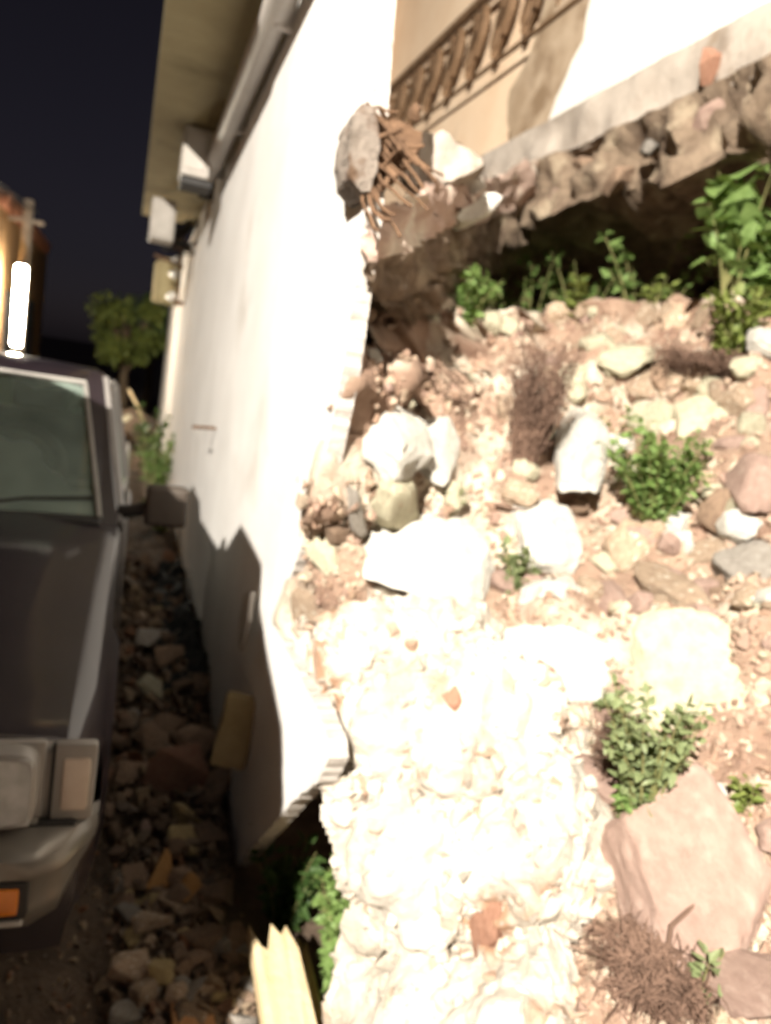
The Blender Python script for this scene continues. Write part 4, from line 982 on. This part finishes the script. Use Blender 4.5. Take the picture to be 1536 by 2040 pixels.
# front face: grille, bezels, lamps
bm = bmesh.new(); box(bm, (0, -.004, .762), (1.58, .05, .18), .008); face = obj('front_panel', bm, M['bezel'], car)
bm = bmesh.new(); box(bm, (0, -.03, .775), (.86, .02, .14), .004); gr = obj('grille', bm, M['trim'], car)
for k in range(5):
    bm = bmesh.new(); box(bm, (0, -.043, .722+k*.026), (.84, .012, .008)); obj('grille_bar', bm, M['bezel'], gr)
for s in (-1, 1):
    bm = bmesh.new(); box(bm, (s*.588, -.032, .788), (.245, .02, .178), .009, seg=2); hb = smooth(obj('headlight', bm, M['bezel'], car))
    bm = bmesh.new(); rg_ = []
    for (hx, hz, yy) in ((.113, .082, -.03), (.113, .082, -.088), (.103, .072, -.094), (.102, .071, -.05)):
        loop = []
        for t_ in range(32):
            an = t_/32*6.28318; c_, n_s = math.cos(an), math.sin(an); ex = .35
            loop.append(bm.verts.new((s*.588+hx*math.copysign(abs(c_)**ex, c_), yy, .792+hz*math.copysign(abs(n_s)**ex, n_s))))
        rg_.append(loop)
    for l0, l1 in zip(rg_, rg_[1:]):
        for t_ in range(32): bm.faces.new((l0[t_], l0[(t_+1) % 32], l1[(t_+1) % 32], l1[t_]))
    bmesh.ops.recalc_face_normals(bm, faces=list(bm.faces))
    ln = smooth(obj('rim', bm, M['bezel'], hb))
    bm = bmesh.new(); NN = 14; g_ = []
    for i in range(NN+1):
        g_.append([])
        for j in range(NN+1):
            u_, v_ = i/NN*2-1, j/NN*2-1; rr2 = max(abs(u_), abs(v_))
            g_[-1].append(bm.verts.new((s*.588+u_*.103, -.084 + .04*(1-min(1, (u_*u_+v_*v_)/1.6)) , .792+v_*.072)))
    for i in range(NN):
        for j in range(NN): bm.faces.new((g_[i][j], g_[i+1][j], g_[i+1][j+1], g_[i][j+1]))
    smooth(obj('reflector', bm, M['chrome'], hb), 80)
    bm = bmesh.new(); box(bm, (s*.588, -.090, .792), (.208, .006, .148), .002); obj('lens', bm, M['clear'], hb)
    bm = bmesh.new(); box(bm, (s*.588, -.040, .703), (.235, .03, .014), .004); obj('bezel_strip', bm, M['bumper'], hb)
    bm = bmesh.new(); box(bm, (s*.768, -.024, .782), (.085, .03, .176), .010, seg=2); cl_ = smooth(obj('corner_lamp', bm, M['bezel'], car))
    bm = bmesh.new(); box(bm, (s*.772, -.036, .780), (.056, .022, .120), .010, seg=2); smooth(obj('lens', bm, M['corner_lens'], cl_))
    bm = bmesh.new(); box(bm, (s*.725, -.032, .782), (.008, .012, .175)); obj('gap_strip', bm, M['trim'], cl_)
# bumper: lofted section with rounded lower corner, wrapping round the wing
prof = [(-.02, .692), (-.10, .688), (-.135, .668), (-.140, .632), (-.122, .615), (-.128, .56), (-.105, .50), (-.05, .475), (-.01, .475)]
bm = bmesh.new(); rr_ = []
for u in [i/28*2-1 for i in range(29)]:
    x = u*(HW+.004); e = max(0, abs(u)-.86)/.14
    ring = []
    for (dy, z) in prof:
        yy = dy*(1-e*e*.55) + e*e*.05; zz = z + (e**2)*.085*max(0, (.65-z)/.18)
        ring.append(bm.verts.new((x - math.copysign(e*e*.035, u)*max(0, (.65-z)/.18), yy, zz)))
    rr_.append(ring)
for a, b in zip(rr_, rr_[1:]):
    for k in range(len(prof)-1): bm.faces.new((a[k], a[k+1], b[k+1], b[k]))
for s, ring in ((1, rr_[-1]), (-1, rr_[0])):                          # wrap back along the wing
    bk = [bm.verts.new((v.co.x, .30, v.co.z)) for v in ring]
    for k in range(len(prof)-1): bm.faces.new((ring[k], ring[k+1], bk[k+1], bk[k]))
    bm.faces.new(bk)
bmesh.ops.recalc_face_normals(bm, faces=list(bm.faces))
bum = smooth(obj('bumper', bm, M['bumper'], car), 50)
bm = bmesh.new(); box(bm, (0, -.03, .690), (1.56, .04, .018), .004); obj('bumper_gap', bm, M['trim'], car)
for s in (-1, 1):
    bm = bmesh.new(); box(bm, (s*.60, -.128, .585), (.215, .03, .085), .012, seg=2); fr_ = smooth(obj('turn_signal', bm, M['trim'], car))
    bm = bmesh.new(); box(bm, (s*.60, -.140, .587), (.180, .018, .058), .006, seg=2); smooth(obj('lens', bm, M['amber'], fr_))
    bm = bmesh.new(); box(bm, (s*.60, -.138, .535), (.20, .016, .012), .004); obj('signal_trim', bm, M['metalbox'], fr_)
bm = bmesh.new(); box(bm, (0, -.10, .56), (.46, .09, .11), .004); obj('number_plate_recess', bm, M['trim'], bum)
# underside shadow mass and cowl
bm = bmesh.new(); box(bm, (0, 2.2, .42), (1.42, 4.1, .22)); obj('underbody', bm, M['trim'], car)
bm = bmesh.new(); box(bm, (0, 1.43, 1.015), (1.46, .12, .03), .006); obj('cowl', bm, M['trim'], car)
for s in (-.35, .25):
    bm = bmesh.new(); tube(bm, [(s, 1.44, 1.035), (s+.2, 1.50, 1.07), (s+.44, 1.535, 1.09)], .008, 5); obj('wiper', bm, M['trim'], car)
# greenhouse
WB0, WT0 = (.735, 1.47, 1.02), (.605, 2.08, 1.50)
bm = bmesh.new()
q = [(-WB0[0], WB0[1], WB0[2]), (WB0[0], WB0[1], WB0[2]), (WT0[0], WT0[1], WT0[2]), (-WT0[0], WT0[1], WT0[2])]
N = 10; gg = []
for i in range(N+1):
    u = i/N; row = []
    for j in range(N+1):
        t = j/N; a = Vector(q[0]).lerp(Vector(q[1]), t); b = Vector(q[3]).lerp(Vector(q[2]), t); p = a.lerp(b, u)
        p.y -= .05*(1-(2*t-1)**2); row.append(bm.verts.new(p))
    gg.append(row)
for i in range(N):
    for j in range(N): bm.faces.new((gg[i][j], gg[i][j+1], gg[i+1][j+1], gg[i+1][j]))
ws = smooth(obj('windshield', bm, M['glass'], car), 60)
bm = bmesh.new()
for s in (-1, 1): tube(bm, [(s*(WB0[0]-.012), WB0[1]-.012, WB0[2]+.01), (s*(WT0[0]-.012), WT0[1]-.015, WT0[2])], .011, 5)
tube(bm, [(-WT0[0]+.01, WT0[1]-.015, WT0[2]+.006), (-.3, WT0[1]-.05, WT0[2]+.008), (.3, WT0[1]-.05, WT0[2]+.008), (WT0[0]-.01, WT0[1]-.015, WT0[2]+.006)], .012, 5)
obj('glass_trim', bm, M['bezel'], ws)
def quadplate(name, pts4, th, mt, par, bev=0):
    bm = bmesh.new(); n = (Vector(pts4[1])-Vector(pts4[0])).cross(Vector(pts4[2])-Vector(pts4[0])).normalized()
    prism(bm, [Vector(p) for p in pts4], n*th); return obj(name, bm, mt, par)
for s in (-1, 1):
    # A pillar
    bm = bmesh.new(); prism(bm, [(s*.730, 1.46, 1.0), (s*.790, 1.47, 1.0), (s*.665, 2.10, 1.52), (s*.600, 2.08, 1.52)], (0, .06, .035)); pil = obj('front_pillar', bm, M['paint'], car)
    bm = bmesh.new(); tube(bm, [(s*.797, 1.53, 1.0), (s*.74, 1.80, 1.25), (s*.672, 2.13, 1.535)], .016, 5); obj('rain_gutter', bm, M['paint_side'], pil)
    # side glass and frames
    for name, y0, y1, ty0, ty1 in (('side_window', 1.66, 2.62, 2.16, 2.62),):
        quadplate(name, [(s*.785, y0, 1.02), (s*.785, y1, 1.02), (s*.690, ty1, 1.46), (s*.690, ty0, 1.46)], .006, M['glass'], car)
    bm = bmesh.new(); tube(bm, [(s*.795, 1.62, 1.0), (s*.735, 1.92, 1.27), (s*.690, 2.16, 1.475), (s*.682, 2.72, 1.49), (s*.79, 2.82, 1.0)], .024, 6); obj('window_frame', bm, M['paint_side'], car)
    for y in (2.68,):
        bm = bmesh.new(); tube(bm, [(s*.785, y, 1.0), (s*.685, y, 1.48)], .035, 6); obj('pillar', bm, M['paint_side'], car)
    # door skin and handle
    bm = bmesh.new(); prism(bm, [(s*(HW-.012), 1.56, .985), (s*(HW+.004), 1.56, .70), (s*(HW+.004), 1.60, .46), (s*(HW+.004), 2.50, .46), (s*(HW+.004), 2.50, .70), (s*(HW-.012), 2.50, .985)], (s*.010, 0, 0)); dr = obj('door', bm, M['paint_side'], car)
    bm = bmesh.new(); box(bm, (s*(HW+.02), 2.38, .86), (.02, .14, .03), .006); obj('handle', bm, M['trim'], dr)
    # mirror
    bm = bmesh.new(); box(bm, (s*(HW+.150), 1.53, 1.085), (.165, .085, .165), .022, rot=None, seg=3)
    mi = smooth(obj('side_mirror', bm, M['mirror'], car), 60)
    bm = bmesh.new(); tube(bm, [(s*(HW-.04), 1.58, 1.03), (s*(HW+.03), 1.55, 1.05), (s*(HW+.09), 1.54, 1.07)], [.03, .024, .03], 8); obj('mirror_arm', bm, M['trim'], mi)
    bm = bmesh.new(); box(bm, (s*(HW+.150), 1.578, 1.085), (.14, .006, .11), .01); obj('mirror_glass', bm, M['lens'], mi)
bm = bmesh.new(); rows_ = []
for y, zz, hw in ((2.06, 1.505, .615), (2.16, 1.535, .64), (2.4, 1.555, .65), (2.6, 1.555, .65), (2.75, 1.54, .645), (2.85, 1.50, .63)):
    rows_.append([bm.verts.new((x*hw, y, zz + .02*(1-x*x) - (.02 if abs(x) == 1 else 0))) for x in (-1, -.93, -.5, 0, .5, .93, 1)])
for a, b in zip(rows_, rows_[1:]):
    for k in range(6): bm.faces.new((a[k], a[k+1], b[k+1], b[k]))
r = bmesh.ops.extrude_face_region(bm, geom=list(bm.faces)); bmesh.ops.translate(bm, vec=(0, 0, -.04), verts=[q for q in r['geom'] if isinstance(q, bmesh.types.BMVert)])
bmesh.ops.recalc_face_normals(bm, faces=list(bm.faces)); roof = smooth(obj('roof', bm, M['paint'], car), 40)
quadplate('tail_window', [(-.63, 2.83, 1.48), (.63, 2.83, 1.48), (.74, 2.90, 1.01), (-.74, 2.90, 1.01)], .006, M['glass'], car)
bm = bmesh.new(); box(bm, (0, 3.65, 1.015), (1.36, 1.30, .03), .008); obj('bed_cover', bm, M['trim'], car)
# cabin
bm = bmesh.new(); box(bm, (0, 1.72, 1.045), (1.36, .30, .07), .02, seg=2); dash = smooth(obj('dashboard', bm, M['seat'], car))
bm = bmesh.new(); tube(bm, [(-.12*0+.36+.19*math.cos(a*.35), 1.80+.10*math.sin(a*.35), 1.14+.16*math.sin(a*.35)) for a in range(19)], .022, 8, False); obj('steering_wheel', bm, M['trim'], car)
for s in (-.36, .36):
    bm = bmesh.new(); box(bm, (s, 2.55, 1.12), (.50, .14, .40), .05, rot=None, seg=3); st = smooth(obj('seat_back', bm, M['seat'], car), 60)
    bm = bmesh.new(); box(bm, (s, 2.57, 1.39), (.26, .10, .15), .04, seg=3); smooth(obj('headrest', bm, M['seat'], st), 60)
# wheels
def lathe(prof, n=28):
    bm = bmesh.new(); rg = []
    for k in range(n):
        a = 2*math.pi*k/n; rg.append([bm.verts.new((x, r_*math.cos(a), r_*math.sin(a))) for x, r_ in prof])
    for k in range(n):
        a, b = rg[k], rg[(k+1) % n]
        for j in range(len(prof)-1): bm.faces.new((a[j], b[j], b[j+1], a[j+1]))
    bmesh.ops.recalc_face_normals(bm, faces=list(bm.faces)); return bm
for s in (-1, 1):
    for y in (.72, 3.3):
        bm = lathe([(-.11, .20), (-.115, .26), (-.10, .335), (-.06, .355), (.06, .355), (.10, .335), (.115, .26), (.11, .20)])
        whl = smooth(obj('wheel', bm, M['tyre'], car), 40); whl.location = (s*(HW-.13), y, .355)
        bm = lathe([(.0, .001), (.05, .05), (.055, .09), (.02, .12), (.03, .18), (.10, .205), (.11, .21), (-.1, .21)])
        o = smooth(obj('rim', bm, M['rim'], whl), 40); o.scale = (s, 1, 1)

# ---------------------------------------------------------------- left side: house that shades the alley, lamp post
XL = -1.9
def shade_edge(px, py, dy=0, dz=0):
    """where the edge of the shaded wall, traced back to the floodlight, crosses the plane of the house front"""
    q = on_wall(px, py); t = (XL-LAMP.x)/(q.x-LAMP.x); p = LAMP.lerp(q, t); return (p.y+dy, p.z+dz)
top = [shade_edge(*q) for q in [(600, 1640), (590, 1590), (562, 1450), (532, 1300), (518, 1210), (522, 1125), (500, 1080), (480, 1045), (462, 1075), (442, 1105), (420, 1070), (402, 1038), (372, 1080)]]
lh = tag(empty('neighbour_house', (XL, 2, 0)), 'ochre house across the alley with an unseen near part shaped to shade the white wall', 'house')
def lpart(name, bm, mt, par=None):
    o = obj(name, bm, mt); o.data.transform(Matrix.Translation(-Vector((XL, 2, 0)))); o.parent = par or lh; return o
y0 = -1.63; top = [(max(a_, y0+.003*i_), b_) for i_, (a_, b_) in enumerate(top)]
out = [(y0-.02, -.2), (y0-.02, top[0][1]-.02)] + top + [(top[-1][0]+.03, 3.5), (12.4, 3.44), (19.5, 3.42), (19.5, -.2)]  # near stretch is unseen; its top is shaped to cast the wall's shade edge
bm = bmesh.new(); prism(bm, [(XL, y, z) for y, z in out], (-.24, 0, 0)); lpart('shading_front_wall', bm, M['ochre'])
bm = bmesh.new(); box(bm, (XL-3.2, 12.2, 1.6), (5.6, 14.6, 3.4)); lpart('house_body', bm, M['ochre'])
for k in range(26):
    bm = bmesh.new() if k == 0 else None
    if k == 0:
        tube(bm, [(.12, 0, -.05), (-.9, 0, .26)], .11, 8); tile_me = mesh_of(bm, 'roof_tile', True); tile_me.materials.append(M['tile'])
    o = bpy.data.objects.new('roof_tile', tile_me); col.objects.link(o); o.parent = lh; o.location = Vector((XL, 12.6+k*.24, 3.50)) - Vector((XL, 2, 0))
for y in (14.2, 17.0):
    bm = bmesh.new(); box(bm, (XL+.01, y, 1.7), (.06, .9, 1.1), .01); wn = lpart('window', bm, M['trim'])
    bm = bmesh.new(); box(bm, (XL+.045, y, 1.10), (.12, 1.0, .06), .008); lpart('sill', bm, M['concrete'], wn)
# lamp post with upright tube lamp
a = on_y(22, 690, 13.0); b = on_y(45, 530, 13.0); c = on_y(66, 398, 13.0)
px_ = (a.x+b.x)/2
lp = tag(empty('lamp_post', (px_+.03, 13.0, -.1)), 'grey lamp post with a lit upright tube lamp before the ochre house', 'lamp post')
bm = bmesh.new(); tube(bm, [(.02, .1, 0), (.02, .1, c.z+.1)], .075, 10); smooth(obj('post', bm, M['pole'], lp))
bm = bmesh.new(); tube(bm, [(0, -.03, a.z+.12), (0, -.03, a.z+.15), (0, -.03, b.z+.07), (0, -.03, b.z+.1)], [.06, .075, .085, .06], 12); smooth(obj('tube_lamp', bm, M['tube_glow'], lp))
bm = bmesh.new(); box(bm, (.01, -.03, b.z+.13), (.16, .16, .05), .01); box(bm, (.01, -.03, a.z+.09), (.14, .14, .04), .01); obj('lamp_cap', bm, M['trim'], lp)
bm = bmesh.new(); box(bm, (0, .1, c.z-.2), (.5, .06, .06), .008); obj('cross_arm', bm, M['pole'], lp)
for k in range(4):
    A = Vector((px_-.2+k*.13, 13.1, c.z-.16)); Bv = Vector((-3.5-k*.35, 4.5, 5.3+k*.12)); bm = bmesh.new()
    tube(bm, [A.lerp(Bv, u/8) + Vector((0, 0, -.35*math.sin(u/8*3.14))) for u in range(9)], .012, 5)
    tag(obj('overhead_wire', bm, M['cable']), 'thin overhead wire running from the lamp post across the alley house', 'wire', 'overhead wires at the lamp post')
# the floodlight on its mast behind the photographer: the light of the whole picture
fl = tag(empty('floodlight_mast', (LAMP.x-.12, LAMP.y-.25, -.12)), 'street floodlight on a grey mast lighting the rubble slope', 'floodlight')
bm = bmesh.new(); tube(bm, [(0, 0, 0), (0, 0, 3), (0, 0, LAMP.z+.3)], [.09, .075, .06], 12); smooth(obj('mast', bm, M['pole'], fl))
dirn = (LAMP_AIM-LAMP).normalized(); rotq = dirn.to_track_quat('-Z', 'Y')
bm = bmesh.new(); box(bm, (0, 0, .075), (.34, .26, .10), .02, seg=2)
hd = smooth(obj('lamp_housing', bm, M['trim'], fl)); hd.location = LAMP - fl.location; hd.rotation_mode = 'QUATERNION'; hd.rotation_quaternion = rotq
bm = bmesh.new(); box(bm, (0, 0, .02), (.28, .20, .008)); ld = obj('lamp_lens', bm, M['led_glow'], hd)
bm = bmesh.new(); tube(bm, [(0, 0, LAMP.z+.12), (.06, .12, LAMP.z+.20), (.12, .25, LAMP.z+.20)], .025, 8); obj('arm', bm, M['pole'], fl)
L_ = bpy.data.lights.new('floodlight', 'SPOT'); L_.energy = LAMP_W; L_.spot_size = R(106); L_.spot_blend = .8; L_.shadow_soft_size = .006; L_.color = (1, .93, .82)
lo_ = bpy.data.objects.new('floodlight_light', L_); col.objects.link(lo_); lo_.location = LAMP; lo_.rotation_mode = 'QUATERNION'; lo_.rotation_quaternion = rotq
